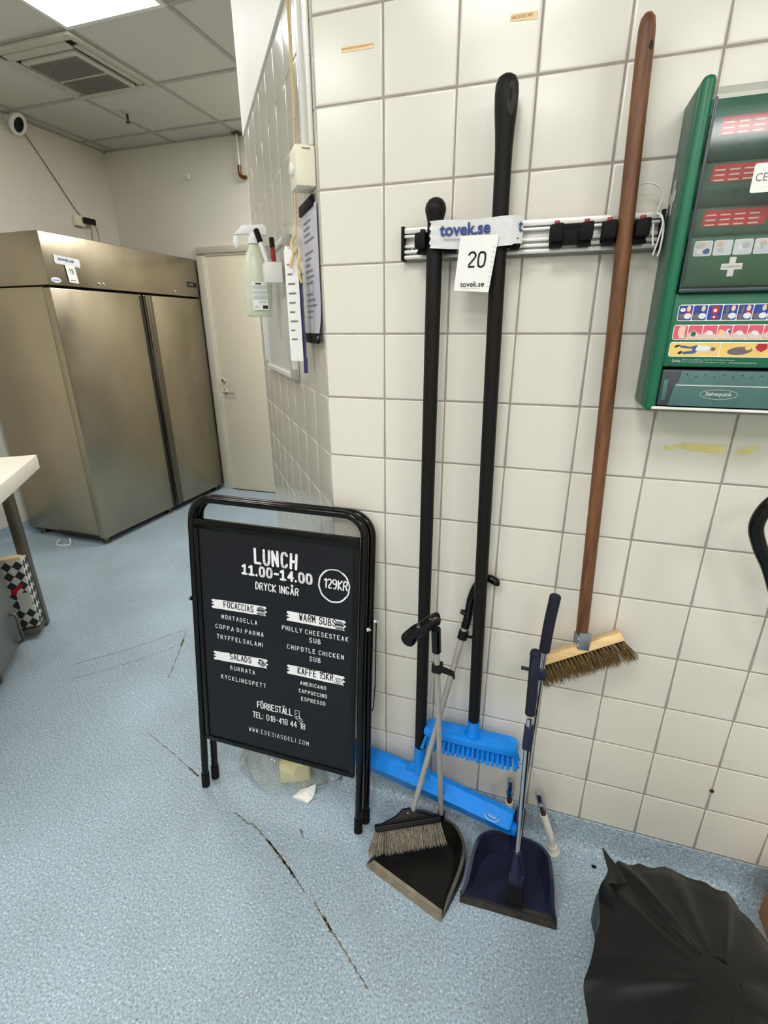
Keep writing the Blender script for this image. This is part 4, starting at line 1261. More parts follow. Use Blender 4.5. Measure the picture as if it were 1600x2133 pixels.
b = B(); b.prism([FS(U0 + .014, V0 + .016, .0042), FS(U1 - .014, V0 + .016, .0042), FS(U1 - .014, V1 - .028, .0042), FS(U0 + .014, V1 - .028, .0042)], fn * .0012)
po = obj('poster', b, 'poster', t)
LF = .0058
FP = lambda a, c, l=0.0: FS(a, c, LF + l)
b = B()
handtext(b, 'LUNCH', FP, .222, .840, .130, .042, .56, 0, 2.1, seed=21, wob=.16)
handtext(b, 'ii.00-i4.00', FP, .178, .802, .222, .0265, .80, 0, 1.9, seed=2, wob=.04)
handtext(b, 'DRYCK INGÅR', FP, .221, .7595, .137, .0215, .48, 0, 1.5, seed=5)
handtext(b, '129KR', FP, .439, .7985, .068, .0255, .48, 0, 1.2, seed=6)
handtext(b, 'MORTADELLA', FP, .100, .6445, .122, .0125, .46, 0, 2.6, seed=7)
handtext(b, 'COPPA DI PARMA', FP, .077, .609, .165, .0130, .46, 0, 2.6, seed=8)
handtext(b, 'TRYFFELSALAMI', FP, .080, .575, .159, .0130, .46, 0, 2.6, seed=9)
handtext(b, 'BURRATA', FP, .123, .4755, .086, .0130, .46, 0, 2.6, seed=10)
handtext(b, 'KYCKLINGSPETT', FP, .089, .4375, .157, .0130, .46, 0, 2.6, seed=11)
handtext(b, 'PHILLY CHEESESTEAK', FP, .306, .6455, .206, .0130, .46, 0, 2.6, seed=12)
handtext(b, 'SUB', FP, .394, .621, .034, .0140, .46, 0, 2.4, seed=13)
handtext(b, 'CHIPOTLE CHICKEN', FP, .322, .587, .178, .0130, .46, 0, 2.6, seed=14)
handtext(b, 'SUB', FP, .394, .5615, .034, .0140, .46, 0, 2.4, seed=15)
handtext(b, 'AMERICANO', FP, .364, .4765, .082, .0110, .50, 0, 2.4, seed=16)
handtext(b, 'CAPPUCCINO', FP, .359, .4495, .090, .0110, .50, 0, 2.4, seed=17)
handtext(b, 'ESPRESSO', FP, .367, .4235, .077, .0115, .50, 0, 2.4, seed=18)
handtext(b, 'FÖRBESTÄLL', FP, .215, .3625, .120, .0205, .48, 0, 1.4, seed=19)
handtext(b, 'TEL: 018-418 44 18', FP, .198, .3245, .180, .0190, .42, 0, 1.3, seed=20, wob=.12)
handtext(b, 'WWW.EDESIASDELI.COM', FP, .182, .270, .208, .0140, .28, 0, 2.4, seed=22, wob=.08)
obj('lettering', b, 'chalk', po)
# price ring, brushed in two turns
b = B(); rnd = random.Random(4)
for rr, wd, a0, a1 in ((.0445, .0016, 20, 330), (.0465, .0011, 120, 420), (.0450, .0013, 200, 380)):
    pl = [(.468 + (rr + .0006 * math.sin(a * .21)) * math.cos(math.radians(a)), .8065 + (rr * 1.07 + .0006 * math.cos(a * .17)) * math.sin(math.radians(a))) for a in range(a0, a1, 8)]
    ribbon(b, pl, FP, wd, 0, .0)
obj('price_ring', b, 'chalk', po)
def banner(u0, u1, v0, v1, dv, txt, tu0, tu1, tv, th, sd, icon):
    rnd = random.Random(sd)
    b = B()
    top = [(u0 + (u1 - u0) * k / 12, v1 + dv * k / 12 + rnd.uniform(-.0006, .0006)) for k in range(13)]
    botm = [(u1 + (u0 - u1) * k / 12, v0 + dv * (1 - k / 12) + rnd.uniform(-.0006, .0006)) for k in range(13)]
    rag_r = [(u1 + .003, v1 + dv - .006), (u1 - .005, v1 + dv - .010), (u1 + .005, v0 + dv + .013), (u1 - .003, v0 + dv + .008)]
    rag_l = [(u0 - .003, v0 + .006), (u0 + .008, v0 + .011), (u0 - .004, v0 + .015), (u0 + .006, v0 + .020), (u0 - .002, v0 + .024)]
    b.face([FP(*p, .0) for p in top + rag_r + botm + rag_l])
    bn = obj('heading_banner', b, 'chalk', po)
    b = B(); handtext(b, txt, FP, tu0, tv, tu1 - tu0, th, .44, 0, 1.7, seed=sd, lift=.0004); obj('heading', b, 'ink', bn)
    b = B()
    cx, cy = u1 - .016, (v0 + v1) / 2 + dv - .001
    if icon == 'cup':
        b.face([FP(cx + .011 * x, cy + .010 * yy, .0004) for x, yy in ((-1, .7), (.6, .7), (.4, -.6), (-.7, -.6))], 0)
        ribbon(b, [(cx + .007, cy + .004), (cx + .014, cy + .002), (cx + .007, cy - .004)], FP, .0009, 0, .0004)
        ribbon(b, [(cx - .014, cy - .010), (cx + .012, cy - .010)], FP, .0009, 1, .0005)
        b.face([FP(cx + .008 * x, cy + .006 * yy, .0006) for x, yy in ((-1, .7), (.6, .7), (.4, -.5), (-.7, -.5))], 2)
    elif icon == 'salad':
        b.face([FP(cx + .014 * math.cos(a), cy + .002 + .013 * min(.1, math.sin(a)), .0004) for a in [math.pi * k / 8 for k in range(17)]], 0)
        for k in range(9):
            a, c = cx + rnd.uniform(-.012, .012), cy + rnd.uniform(.0, .011)
            b.face([FP(a + .004 * math.cos(q), c + .0035 * math.sin(q), .0005 + k * .00005) for q in [math.pi * j / 4 for j in range(8)]], k % 3)
    else:
        for k, (yy, hh, wd2) in enumerate(((.006, .007, .013), (.0, .0035, .015), (-.005, .0035, .014), (-.010, .005, .013))):
            b.face([FP(cx + wd2 * (1 if k else .97) * math.cos(a), cy + yy + hh * math.sin(a), .0004 + k * .0001) for a in [math.pi * j / 8 for j in range(16)]], (0, 1, 2, 0)[k])
    obj('sketch', b, ['sketch', 'ink', 'greyprint'], bn)
banner(.068, .252, .674, .704, .004, 'FOCACCIAS', .110, .210, .6835, .0185, 31, 'sandwich')
banner(.066, .252, .4985, .5285, .007, 'SALADS', .124, .197, .5125, .0185, 32, 'salad')
banner(.323, .502, .6765, .7070, .0, 'WARM SUBS', .362, .474, .6850, .0200, 33, 'sub')
banner(.322, .502, .5040, .5340, -.001, 'KAFFE 15KR', .356, .468, .5115, .0205, 34, 'cup')
b = B()
ribbon(b, [(.345, .357), (.345, .384), (.359, .384), (.360, .357), (.345, .357)], FP, .0007)
ribbon(b, [(.352, .352), (.349, .362), (.356, .366), (.362, .362), (.371, .351), (.366, .346), (.356, .348)], FP, .0008)
ribbon(b, [(.347, .370), (.352, .374)], FP, .0006); ribbon(b, [(.360, .350), (.366, .357)], FP, .0006)
obj('phone_sketch', b, 'chalk', po)
for (u, sgn) in ((-.0113, -1), (.5675, 1)):
    for (F, v) in ((FS, .690), (FSb, .700)):
        b = B(); b.lathe([(.0075, 0), (.007, .004), (.004, .007), (.003, .010)], F(u, v), fu * sgn, 14); obj('bolt', b, 'chrome', t)
b = B(); b.tube([FSb(.573, .695), FSb(.575, .50), FSb(.571, .42), FSb(.568, .41)], .0018, 8); obj('stay_rod', b, 'blackgloss', t)
# litter behind the sign
b = B(); b.box((-.052, -.036, 0), (.052, .036, .085), .008, 0, M.Translation(V((-.318, -.040, .002))) @ M.Rotation(math.radians(24), 4, 'Z'))
tagged('cream_container', b, 'creamfoam', 'cream plastic box inside the clear bag behind the lunch sign', 'box')
b = B(); rnd = random.Random(8)
def blob(i, j):
    a = 2 * math.pi * i / 40; c = math.pi * (j / 15) * .5
    rr = 1 + .10 * math.sin(3 * a + 1) + .07 * math.sin(7 * a + j) + .05 * math.sin(11 * a + 2 * j)
    x, y = math.cos(a) * math.cos(c), math.sin(a) * math.cos(c)
    px = -.385 + .155 * rr * x; py = -.045 + .068 * rr * y + .010 * math.sin(5 * a)
    return (px, py, .002 + (.115 + .03 * math.sin(a * 2)) * math.sin(c) * (1 + .08 * math.sin(9 * a)))
b.grid(blob, 40, 16, closed_u=True)
tagged('plastic_bag', b, 'polybag', 'crumpled clear plastic bag lying on the floor behind the lunch sign', 'bag', None, 70)
b = B(); q = V((-.252, -.108, .001))
b.prism([q + V(p) for p in ((-.036, -.018, 0), (.022, -.022, 0), (.030, .012, 0), (-.022, .018, 0))], (0, 0, .003))
vs = [(-.036, -.018, .003), (.000, -.020, .007), (.022, -.022, .003), (.032, -.004, .006), (.030, .012, .004), (.000, .006, .012), (-.022, .018, .003), (.018, .010, .040), (.036, .018, .046), (.010, .022, .020)]
vv = [b.bm.verts.new(q + V(p)) for p in vs]
for f in ((0, 1, 5), (0, 5, 6), (1, 2, 3), (1, 3, 5), (3, 4, 5), (5, 4, 7), (4, 8, 7), (5, 7, 9), (7, 8, 9), (5, 9, 6)): b.bm.faces.new([vv[k] for k in f])
tagged('crumpled_napkin', b, 'paper', 'crumpled white paper napkin on the floor under the sign', 'napkin', None, 15)

# ------------------------------------------------------------------ first-aid station
t = thing('first_aid_station', 'green first-aid cabinet with clear cover on the tiled wall at right', 'first-aid cabinet', (.72, -.01, 1.315))
X0, X1 = .557, .885
b = B()
b.box((X0, -.118, 1.318), (X0 + .020, -.0006, 1.832), .0085, 0, None, 3)
b.box((X1 - .020, -.118, 1.318), (X1, -.0006, 1.832), .0085, 0, None, 3)
b.box((X0 + .004, -.020, 1.322), (X1 - .004, -.0006, 1.829), .004)
b.box((X0 + .018, -.112, 1.398), (X1 - .018, -.018, 1.522), .004)
b.box((X0 + .018, -.105, 1.320), (X1 - .018, -.018, 1.326), .001)
obj('body', b, 'green', t)
# grey-green outer side with a pale cross
b = B(); b.box((X0 - .0012, -.088, 1.326), (X0 + .0003, -.004, 1.824), .0004); sd = obj('side_panel', b, 'greendark', t)
b = B()
FC = plane_fn((X0 - .0014, 0, 0), (0, 1, 0), (0, 0, 1), (-1, 0, 0))
for (y0, y1, z0, z1) in ((-.050, -.034, 1.655, 1.710), (-.068, -.016, 1.674, 1.691)):
    b.face([FC(y0, z0, .0003), FC(y1, z0, .0003), FC(y1, z1, .0003), FC(y0, z1, .0003)])
    FC = plane_fn((X0 - .0017, 0, 0), (0, 1, 0), (0, 0, 1), (-1, 0, 0))
obj('cross', b, 'greyprint', sd)
# shelves inside
FA = lambda y: (lambda a, c, l=0.0: V((a, y - l, c)))
for (z0, z1, rt, rb) in ((1.715, 1.795, 1.781, 1.757), (1.645, 1.712, 1.716, 1.692), (1.600, 1.642, 1.651, 1.627)):
    b = B()
    yy = -.088
    b.prism([(X0 + .021, yy, rb - .012), (X0 + .021, yy, rt + .004), (X0 + .021, -.030, rt + .016), (X0 + .021, -.030, rb - .034), (X0 + .021, -.074, rb - .034)], (X1 - X0 - .042, 0, 0), 0, .003)
    pk = obj('bandage_tray', b, 'greenback', t)
    b = B(); F = FA(yy - .0006)
    b.face([F(.599, rb), F(.692, rb - .001), F(.694, rt), F(.601, rt)], 0)
    for k, (w1, w2) in enumerate(((.62, .0), (.5, .30), (.30, .55))):
        z = rt - .0065 - k * .0072
        for q in range(4):
            a = .604 + q * .021
            b.face([F(a, z - .0022, .0004), F(a + .015, z - .0022, .0004), F(a + .015, z, .0004), F(a, z, .0004)], 1)
    obj('red_label', b, ['redlabel', 'skin'], pk)
    b = B(); b.lathe([(.0045, 0), (.0045, .0012)], (.634 + random.uniform(0, .01), yy + .002, rb - .0115), (0, -1, 0), 16); obj('hole', b, 'dark', pk)
b = B(); b.box((X0 + .024, -.096, 1.532), (X1 - .024, -.032, 1.612), .006); kit = obj('dressing_pack', b, 'greencard', t)
F = FA(-.0966)
def rrect(F, u0, u1, v0, v1, r, l):
    pts = []
    for cx, cy, a0 in ((u1 - r, v1 - r, 0), (u0 + r, v1 - r, 90), (u0 + r, v0 + r, 180), (u1 - r, v0 + r, 270)):
        for k in range(4): pts.append(F(cx + r * math.cos(math.radians(a0 + k * 30)), cy + r * math.sin(math.radians(a0 + k * 30)), l))
    return pts
for k in range(6):
    b = B(); u = .5935 + k * .0296
    b.face(rrect(F, u, u + .0275, 1.5810, 1.6045, .003, 0), 0)
    b.face(rrect(F, u + .0012, u + .0263, 1.5822, 1.6033, .0025, .0003), 1)
    rnd = random.Random(40 + k)
    for q in range(4):
        cx, cy = u + rnd.uniform(.007, .020), 1.5925 + rnd.uniform(-.006, .006)
        b.face([F(cx + .0055 * math.cos(a) * rnd.uniform(.6, 1.2), cy + .0045 * math.sin(a), .0006 + q * .0001) for a in [math.pi * j / 4 for j in range(8)]], (2, 3, 4, 0)[(q + k) % 4])
    obj('picture', b, ['whiteprint', 'printpale', 'skin', 'greyprint', 'printpale' if k else 'printjean'], kit)
b = B()
for (u0, u1, v0, v1) in ((.6510, .6605, 1.5480, 1.5780), (.6400, .6715, 1.5585, 1.5680)):
    b.face([F(u0, v0, .0003), F(u1, v0, .0003), F(u1, v1, .0003), F(u0, v1, .0003)], 0)
    F = FA(-.0968)
F = FA(-.0966)
printtext(b, 'CEDERROTH', lambda a, c, l: F(.6695 - a, 1.5648 - c, l), 0, 0, .0275, .0032, .0, mi=1, lift=.0007)
obj('cross', b, ['whiteprint', 'greyink'], kit)
# clear cover
b = B()
pr = [(-.1155, 1.5245), (-.1175, 1.530), (-.1175, 1.785), (-.114, 1.803), (-.100, 1.817), (-.070, 1.828), (-.022, 1.8335)]
b.grid(lambda i, j: (X0 + .0205 + (X1 - X0 - .041) * i / 10, pr[j][0], pr[j][1]), 11, len(pr))
cv = obj('clear_cover', b, 'clearsheet', t, 50)
b = B()
b.box((X0 + .0205, -.1225, 1.5225), (X1 - .0205, -.1135, 1.529), .002)
b.box((X0 + .0205, -.1205, 1.529), (X0 + .0255, -.1160, 1.800), .0015)
obj('cover_edge', b, 'smoke', cv)
F = FA(-.1186)
b = B(); b.face(rrect(F, .652, .765, 1.6665, 1.7065, .003, 0), 0)
printtext(b, 'CEDERROTH', F, .6565, 1.6820, .080, .0110, .0, mi=1, lift=.0004)
obj('name_sticker', b, ['whiteprint', 'greyink'], cv)
# instruction strips
F = FA(-.1125)
def strip(u0, u1, v0, v1, cells, base, seed, figs):
    b = B(); rnd = random.Random(seed)
    b.face(rrect(F, u0, u1, v0, v1, .004, .0002), 0)
    w = (u1 - u0 - .002) / cells
    for k in range(cells):
        a = u0 + .0012 + k * w
        b.face(rrect(F, a, a + w - .0014, v0 + .0014, v1 - .0014, .002, .0005), 1)
        figs(b, k, a, w - .0014, v0 + .0014, v1 - v0 - .0028, rnd)
    return b
def ell(b, cx, cy, rx, ry, mi, l, rot=0.0, a0=0, a1=16):
    pts = []
    for j in range(a0, a1):
        a = 2 * math.pi * j / 16; x, y = rx * math.cos(a), ry * math.sin(a)
        pts.append(F(cx + x * math.cos(rot) - y * math.sin(rot), cy + x * math.sin(rot) + y * math.cos(rot), l))
    b.face(pts, mi)
def fig_blue(b, k, a, w, v, h, rnd):
    cx, cy = a + w / 2, v + h / 2
    if k == 2:
        ell(b, cx, cy + h * .33, w * .34, h * .10, 4, .0008); ell(b, cx, cy + h * .12, w * .26, h * .24, 4, .0009); ell(b, cx, cy + h * .14, w * .12, h * .12, 0, .0011)
        b.face([F(cx + x * w * .28, cy - h * .3 + y * h * .15, .0009) for x, y in ((-1, 0), (-.6, -.8), (0, -.4), (.6, -.8), (1, 0), (.6, .8), (0, .4), (-.6, .8))], 4); ell(b, cx, cy - h * .3, w * .08, h * .07, 0, .0011)
        return
    ell(b, cx - w * .22, cy - h * .26, w * .26, h * .22, 3, .0008); ell(b, cx + w * .2, cy - h * .22, w * .28, h * .2, 5, .0009)
    ell(b, cx + w * .2, cy + h * .28, w * .15, h * .2, 2, .0010)
    if k in (0, 4): b.face([F(cx + w * x, cy + h * y, .0008) for x, y in ((.02, .1), (.48, .12), (.48, -.1), (.1, -.14))], 4)
    if k == 0:
        ell(b, cx - w * .22, cy + h * .2, w * .2, h * .13, 0, .0011)
        printtext(b, '?', F, cx - w * .25, cy + h * .13, w * .07, h * .14, .02, mi=6, lift=.0014)
    if k in (3, 4): ell(b, cx - w * .2, cy + h * .2, w * .12, h * .26, 3, .0009)
def fig_pink(b, k, a, w, v, h, rnd):
    cx, cy = a + w / 2, v + h / 2
    b.face([F(cx + w * x, cy + h * y, .0008) for x, y in ((-.1, .48), (.35, .44), (.30, -.1), (.42, -.46), (-.05, -.46), (-.2, 0))] if k in (0,) else [F(cx + w * x, cy + h * y, .0008) for x, y in ((-.48, -.1), (-.1, .15), (.48, -.2), (.48, -.48), (-.48, -.48))], 2)
    if k == 1: ell(b, cx - w * .1, cy - h * .12, w * .18, h * .2, 7, .0010)
    if k == 3:
        ell(b, cx - w * .3, cy + h * .05, w * .14, h * .16, 8, .0010); ell(b, cx + w * .25, cy + h * .08, w * .16, h * .17, 5, .0010); ell(b, cx + w * .32, cy + h * .08, w * .09, h * .12, 9, .0012)
    if k in (2, 4, 5): ell(b, cx, cy - h * .05, w * .26, h * .16, 5, .0010, -.3)
def fig_yel(b, k, a, w, v, h, rnd):
    cx, cy = a + w / 2, v + h / 2
    if k == 0:
        b.face([F(cx + w * x, cy + h * y, .0008) for x, y in ((-.30, .32), (-.08, .20), (.06, .36), (.12, .16), (.02, -.30), (-.22, -.36), (-.22, -.18), (-.04, -.10), (-.04, .06), (-.30, .14))], 9)
        b.face([F(cx + w * x, cy + h * y, .0009) for x, y in ((.05, .34), (.26, .28), (.36, .02), (.20, -.10), (.02, -.08))], 5)
        ell(b, cx + w * .37, cy + h * .04, w * .05, h * .14, 3, .0010); ell(b, cx + w * .30, cy - h * .18, w * .13, h * .07, 2, .0010)
        ell(b, cx - w * .36, cy + h * .26, w * .06, h * .08, 6, .0010, .4); ell(b, cx - w * .28, cy - h * .24, w * .05, h * .1, 6, .0010, .4)
    else:
        ell(b, cx - w * .12, cy - h * .08, w * .24, h * .30, 3, .0008, .1); ell(b, cx + w * .03, cy + h * .12, w * .06, h * .15, 8, .0010)
        b.face([F(cx + w * x, cy + h * y, .0009) for x, y in ((.2, .44), (.38, .44), (.40, .1), (.30, -.16), (.20, .0), (.17, .2))], 4); ell(b, cx + w * .16, cy + h * .02, w * .04, h * .1, 2, .0011)
PAL = ['whiteprint', None, 'skin', 'printgrey', 'printred', 'printpale', 'ink', 'green', 'stripyellow', 'printjean']
for (u0, u1, v0, v1, cells, base, fg, sd_) in ((.5845, .7450, 1.4765, 1.5035, 7, 'stripblue', fig_blue, 1), (.5825, .7450, 1.4450, 1.4705, 7, 'strippink', fig_pink, 2), (.5815, .7430, 1.4160, 1.4415, 2, 'stripyellow', fig_yel, 3)):
    b = strip(u0, u1, v0, v1, cells, base, sd_, fg)
    mats = list(PAL); mats[1] = base
    obj('instruction_strip', b, mats, t)
b = B()
printtext(b, 'Orkla', F, .5895, 1.4065, .0145, .0048, .015, mi=0, lift=.0003)
printtext(b, 'Orkla Care AB, Box 1336, SE-171 26 Solna, Sweden', F, .606, 1.4095, .082, .0026, .0, shear=.2, lift=.0003)
printtext(b, 'Phone +46 (0)10 142 64 00', F, .606, 1.4055, .034, .0026, .0, shear=.2, lift=.0003)
printtext(b, 'firstaid@cederroth.com', F, .643, 1.4055, .032, .0026, .0, shear=.2, lift=.0003)
printtext(b, 'www.firstaid.cederroth.com', F, .680, 1.4055, .042, .0026, .0, shear=.2, lift=.0003)
obj('lettering', b, 'greyprint', t)
# plaster dispenser
b = B(); b.box((X0 + .0205, -.1150, 1.3285), (X1 - .0205, -.030, 1.3935), .003); dr = obj('plaster_dispenser', b, 'smoke', t)
b = B()
b.prism([(.6085, -.1152, 1.3920), (.8600, -.1152, 1.3920), (.8600, -.1152, 1.3290), (.5950, -.1152, 1.3290), (.6010, -.1152, 1.3660), (.6060, -.1152, 1.3720)], (0, -.0022, 0), 0, .0006)
b.box((.582, -.1172, 1.338), (.590, -.1150, 1.376), .0008)
fr_ = obj('refill_front', b, 'teal', dr)
b = B(); b.box((.603, -.1182, 1.3655), (.860, -.1172, 1.3675), .0004); obj('ridge', b, 'greyprint', fr_)
F = FA(-.1178)
b = B()
for k in range(12): ell(b, .618 + k * .0145, 1.3855 - (k % 2) * .0035, .0013, .0010, 0, .0002)
obj('perforation', b, 'dark', fr_)
b = B()
printtext(b, 'Salvequick', F, .6525, 1.3470, .042, .0090, .022, shear=.18, lift=.0004)
ribbon(b, [(.6745 + .0300 * math.cos(a * math.pi / 16), 1.3515 + .0085 * math.sin(a * math.pi / 16)) for a in range(33)], F, .0004, 0, .0004)
obj('emblem', b, 'greyprint', fr_)
b = B(); b.box((X0 + .012, -.1180, 1.3215), (X1 - .012, -.1080, 1.3262), .001); obj('lower_lip', b, 'white', t)  # white colour stands in for the highlight along the clear lip

# ------------------------------------------------------------------ label and glue remnants on the tiles
FW = lambda a, c, l=0.0: V((a, -.0006 - l, c))
b = B(); b.face([FW(-.0885, 1.9880), FW(-.0210, 1.9868), FW(-.0175, 1.9955), FW(-.0880, 1.9978)], 0)
printtext(b, 'IDGNOB FORSÄLJNING', FW, -.0875, 1.9905, .066, .0048, .01, mi=1, lift=.0003)
tagged('label_strip', b, ['beige', 'labelink'], 'worn beige label strip high on the tiles left of the black handles', 'label', 'old label strips on the tiles')
b = B(); b.face([FW(.2425, 1.9893), FW(.2925, 1.9860), FW(.2920, 1.9975), FW(.2460, 1.9995)], 0)
printtext(b, 'VECKOSTÄD', FW, .2450, 1.9915, .038, .0058, .01, mi=1, lift=.0003)
tagged('label_strip', b, ['beige', 'labelink'], 'worn beige label strip high on the tiles above the black handle', 'label', 'old label strips on the tiles')
b = B(); b.face([FW(*p) for p in ((.628, 1.232), (.640, 1.229), (.655, 1.233), (.662, 1.238), (.742, 1.237), (.7455, 1.221), (.720, 1.219), (.700, 1.2195), (.672, 1.2215), (.655, 1.226), (.648, 1.221), (.632, 1.2185))])
tagged('tape_residue', b, 'resid1', 'larger strip of yellow tape residue on the tiles under the cabinet', 'tape residue')
b = B(); b.face([FW(*p) for p in ((.762, 1.228), (.785, 1.237), (.803, 1.241), (.798, 1.230), (.790, 1.228), (.787, 1.2195), (.7625, 1.2205))])
tagged('tape_residue', b, 'resid1', 'smaller patch of yellow tape residue on the tiles at far right', 'tape residue')

# ------------------------------------------------------------------ left: worktop table, cabinet, patterned box
c0 = V((-1.95, .53, 0)); e1 = V((.622, -.783, 0)).normalized(); e2 = V((-.783, -.622, 0)).normalized()
def TW(a, c, z): return c0 + e1 * a + e2 * c + Z * z
def tprism(b, a0, a1, c0_, c1_, z0, z1, mi=0, bev=0.0):
    b.prism([TW(a0, c0_, z0), TW(a1, c0_, z0), TW(a1, c1_, z0), TW(a0, c1_, z0)], (0, 0, z1 - z0), mi, bev)
t = thing('work_table', 'white-topped work table with steel legs at the left edge', 'table', TW(.6, .35, 0))
b = B(); tprism(b, 0, 1.3, 0, .68, .832, .90, 0, .006); obj('worktop', b, 'worktop', t)
for (a, c) in ((.05, .15), (1.24, .15), (.05, .62), (1.24, .62)):
    b = B(); tprism(b, a - .022, a + .022, c - .022, c + .022, .001, .831, 0, .003); obj('leg', b, 'steelleg', t)
b = B(); tprism(b, .076, .18, .130, .600, .028, .050, 0, .002); obj('lower_shelf', b, 'steelleg', t)
t = thing('drawer_cabinet', 'grey steel drawer cabinet under the white worktop', 'cabinet', TW(.6, .5, 0))
b = B(); tprism(b, .24, 1.2, .20, .66, .03, .70, 0, .004); obj('body', b, 'cabinet', t)
for k in range(3):
    b = B(); a0 = .243 + k * .318; tprism(b, a0, a0 + .312, .187, .1995, .045, .69, 0, .003); d = obj('door', b, 'cabinet', t)
    b = B(); b.tube(curve([TW(a0 + .06, .186, .06), TW(a0 + .06, .165, .075), TW(a0 + .08, .158, .14), TW(a0 + .06, .165, .205), TW(a0 + .06, .186, .22)], 6), .007, 10); obj('handle', b, 'steelleg', d)
for (a, c) in ((.28, .24), (1.16, .24), (.28, .62), (1.16, .62)):
    b = B(); b.lathe([(.02, 0), (.02, .031)], TW(a, c, 0), (0, 0, 1), 14); obj('foot', b, 'black', t)
t = thing('patterned_box', 'black and white harlequin patterned box with red ribbon under the table', 'box', TW(.08, .2, .05))
b = B()
hx0, hx1, hc0, hc1, hz0, hz1 = .076, .150, .135, .225, .0515, .42
tprism(b, hx0, hx1, hc0, hc1, hz0, hz1, 0, .003)
def FH2(u, v, l=0.0): return TW(hx1 - u, hc0 - .0006 - l, hz0 + v)         # narrow face towards the aisle
def FH1(u, v, l=0.0): return TW(hx1 + .0006 + l, hc1 - u, hz0 + v)         # wide face towards the camera
for F, wd in ((FH2, hx1 - hx0), (FH1, hc1 - hc0)):
    nx = max(2, round(wd / .036)); dx = wd / nx; dz = (hz1 - hz0) / 7
    for i in range(nx):
        for j in range(7):
            for (ox, oz) in ((.5, .5),):
                cx, cz = (i + ox) * dx, (j + oz) * dz
                b.face([F(cx - dx / 2, cz), F(cx, cz - dz / 2), F(cx + dx / 2, cz), F(cx, cz + dz / 2)], 1)
hb = obj('carton', b, ['harl_w', 'harl_d'], t)
b = B(); b.face([FH1(.022, .215, .001), FH1(.062, .250, .001), FH1(.070, .235, .001), FH1(.030, .200, .001)]); b.face([FH1(.010, .190, .0012), FH1(.035, .196, .0012), FH1(.040, .226, .0012), FH1(.014, .225, .0012)]); obj('ribbon', b, 'redlabel', hb)
b = B(); b.face([FH1(.03, .11, .001), FH1(.085, .11, .001), FH1(.085, .195, .001), FH1(.03, .195, .001)], 0)
for k in range(6): b.face([FH1(.036, .185 - k * .011, .0014), FH1(.076, .185 - k * .011, .0014), FH1(.076, .180 - k * .011, .0014), FH1(.036, .180 - k * .011, .0014)], 1)
obj('label', b, ['harl_w', 'greyprint'], hb)
b = B(); b.prism([TW(hx0 + .03, hc0 + .01, hz1 + .001), TW(hx1 - .01, hc0 + .005, hz1 + .001), TW(hx1, hc1, hz1 + .001), TW(hx0 + .02, hc1 + .0, hz1 + .001)], (0, 0, .014), 0, .002); obj('lid_flap', b, 'beige', t)

# ------------------------------------------------------------------ right edge: black tube loop, sack, carton
t = thing('tubing', 'thick black hose loop standing off the tiles at the right edge', 'tubing', (.9, -.15, 1.0))  # probable chair handle, completed as a closed loop on an added hook
b = B()
b.tube(curve([(1.02, -.15, 1.13), (.93, -.15, 1.168), (.86, -.15, 1.195), (.815, -.15, 1.190), (.785, -.15, 1.160), (.775, -.15, 1.120), (.789, -.15, 1.080), (.815, -.15, 1.035), (.845, -.15, .97), (.88, -.15, .90), (.95, -.15, .86), (1.05, -.15, .90), (1.07, -.15, 1.02), (1.02, -.15, 1.13)], 8), .0125, 16, 0, False)
obj('loop', b, 'blackgloss', t)
b = B(); b.tube(curve([(.98, -.0006, 1.13), (.98, -.06, 1.125), (.98, -.14, 1.132), (.98, -.168, 1.135), (.98, -.175, 1.165)], 5), .006, 10); obj('hook', b, 'chrome', t)
# refuse sack
t = thing('refuse_sack', 'big shiny black plastic refuse sack standing in the lower right corner', 'sack', (.8, -.5, 0))
b = B()
rnd = random.Random(12)
NA = 112
lev = [0, .02, .06, .12, .18, .24, .285, .315, .335, .345]
base = [(.640, -.262), (.640, -.40), (.630, -.60), (.62, -.80), (.80, -.88), (1.0, -.84), (1.10, -.60), (1.10, -.36), (1.04, -.215), (.90, -.16), (.75, -.155), (.645, -.185)]
topo = [(.613, -.322), (.582, -.452), (.556, -.575), (.58, -.70), (.74, -.72), (.86, -.68), (.925, -.52), (.905, -.40), (.865, -.318), (.815, -.285), (.715, -.278), (.650, -.292)]
def loop(pts, n):
    m = len(pts); out = []
    for i in range(n):
        f = i / n * m; k = int(f); tt = f - k
        p0, p1, p2, p3 = [V((*pts[(k + d) % m], 0)) for d in (-1, 0, 1, 2)]
        out.append(0.5 * ((2 * p1) + (p2 - p0) * tt + (2 * p0 - 5 * p1 + 4 * p2 - p3) * tt ** 2 + (3 * p1 - p0 - 3 * p2 + p3) * tt ** 3))
    return out
lb, lt = loop(base, NA), loop(topo, NA)
ph = [rnd.uniform(0, 6.28) for _ in range(8)]
rings = []
cen = V((.78, -.50, 0))
for li, z in enumerate(lev):
    k = z / .345
    e = k ** 1.25
    ring = []
    for i in range(NA):
        a = 2 * math.pi * i / NA
        p = lb[i].lerp(lt[i], e)
        fold = (abs(math.sin(4.5 * a + ph[0] + k * .8)) ** 3 - .4) * .016 + (abs(math.sin(9 * a + ph[1] - k * 1.3)) ** 4 - .35) * .010 + .004 * math.sin(17 * a + ph[2] + 5 * k)
        fold *= .10 + .90 * math.sin(math.pi * min(1, .10 + .85 * (1 - k)))
        d = (p - cen).normalized()
        zz = z + (.003 * math.sin(3 * a + ph[3]) + .001 * math.sin(13 * a + ph[4])) * k
        ring.append(b.bm.verts.new(p + d * fold + Z * max(0.001, zz)))
    rings.append(ring)
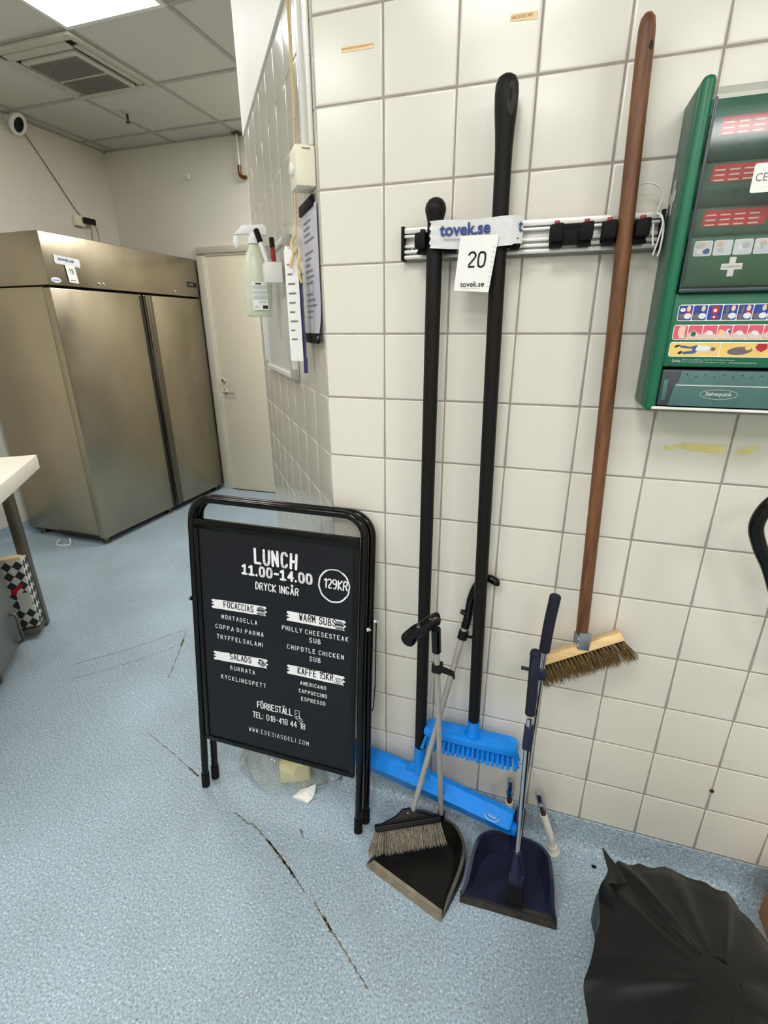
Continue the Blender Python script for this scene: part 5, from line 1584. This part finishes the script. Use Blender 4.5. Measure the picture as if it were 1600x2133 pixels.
for s, zz in ((.86, .352), (.66, .362), (.42, .375), (.2, .385)):
    ring = []
    for i in range(NA):
        a = 2 * math.pi * i / NA
        p = cen + (lt[i] - cen) * s
        cr = (abs(math.sin(2.5 * a + ph[5] + s * 2)) ** 3) * .010 * (1 - s) * 2 + .002 * math.sin(9 * a + ph[6] + s * 5) + .011 * abs(math.sin(4.5 * a + ph[0] + .8)) ** 6 * s * (1.1 - s) * 3
        ring.append(b.bm.verts.new(p + Z * (zz + cr * min(1, s * 1.6))))
    rings.append(ring)
for r0, r1 in zip(rings, rings[1:]):
    for k in range(NA): b.bm.faces.new([r0[k], r0[(k + 1) % NA], r1[(k + 1) % NA], r1[k]])
b.bm.faces.new(rings[0][::-1]); b.bm.faces.new(rings[-1])
obj('bag', b, 'sack', t, 70)
b = B()
tip = [(.597, -.316, .405), (.606, -.322, .392), (.622, -.332, .372), (.632, -.345, .350), (.640, -.36, .33)]
wd = [.001, .006, .013, .022, .030]
cols = []
for k, (p, q) in enumerate(zip(tip, wd)):
    p = V(p); sdv = V((.92, .38, 0)); fw = V((-.3, .8, 0))
    cols.append([b.bm.verts.new(p + sdv * q * u + fw * q * v + Z * q * .2 * ww) for u, v, ww in ((-1, 0, .3), (-.4, -.5, 0), (.2, -.15, .6), (1, -.3, 0), (.7, .4, .2), (-.2, .3, .8))])
for a, c in zip(cols, cols[1:]):
    for k in range(6): b.bm.faces.new([a[k], a[(k + 1) % 6], c[(k + 1) % 6], c[k]])
b.bm.faces.new(cols[0][::-1]); b.bm.faces.new(cols[-1])
obj('twisted_end', b, 'sack', t, 50)
b = B(); b.box((1.06, -.145, .001), (1.30, -.055, .16), .003)
tagged('cardboard_carton', b, 'card', 'brown cardboard carton behind the black sack at the right edge', 'carton')
b = B(); b.lathe([(.006, 0), (.007, .003), (.003, .006)], (.652, -.062, .0005), (0, 0, 1), 9, 0, 1, .7)
_t = B(); _t.lathe([(.0055, 0), (.0045, .0025), (.0, .003)], (.9018, -.0006, .322), (0, -1, 0), 14)
tagged('screw', _t, 'rust', 'small rusty screw head in the tile joint above the black sack', 'screw')
tagged('floor_crumb', b, 'rubber', 'tiny black crumb on the floor beside the sack tip', 'crumb')
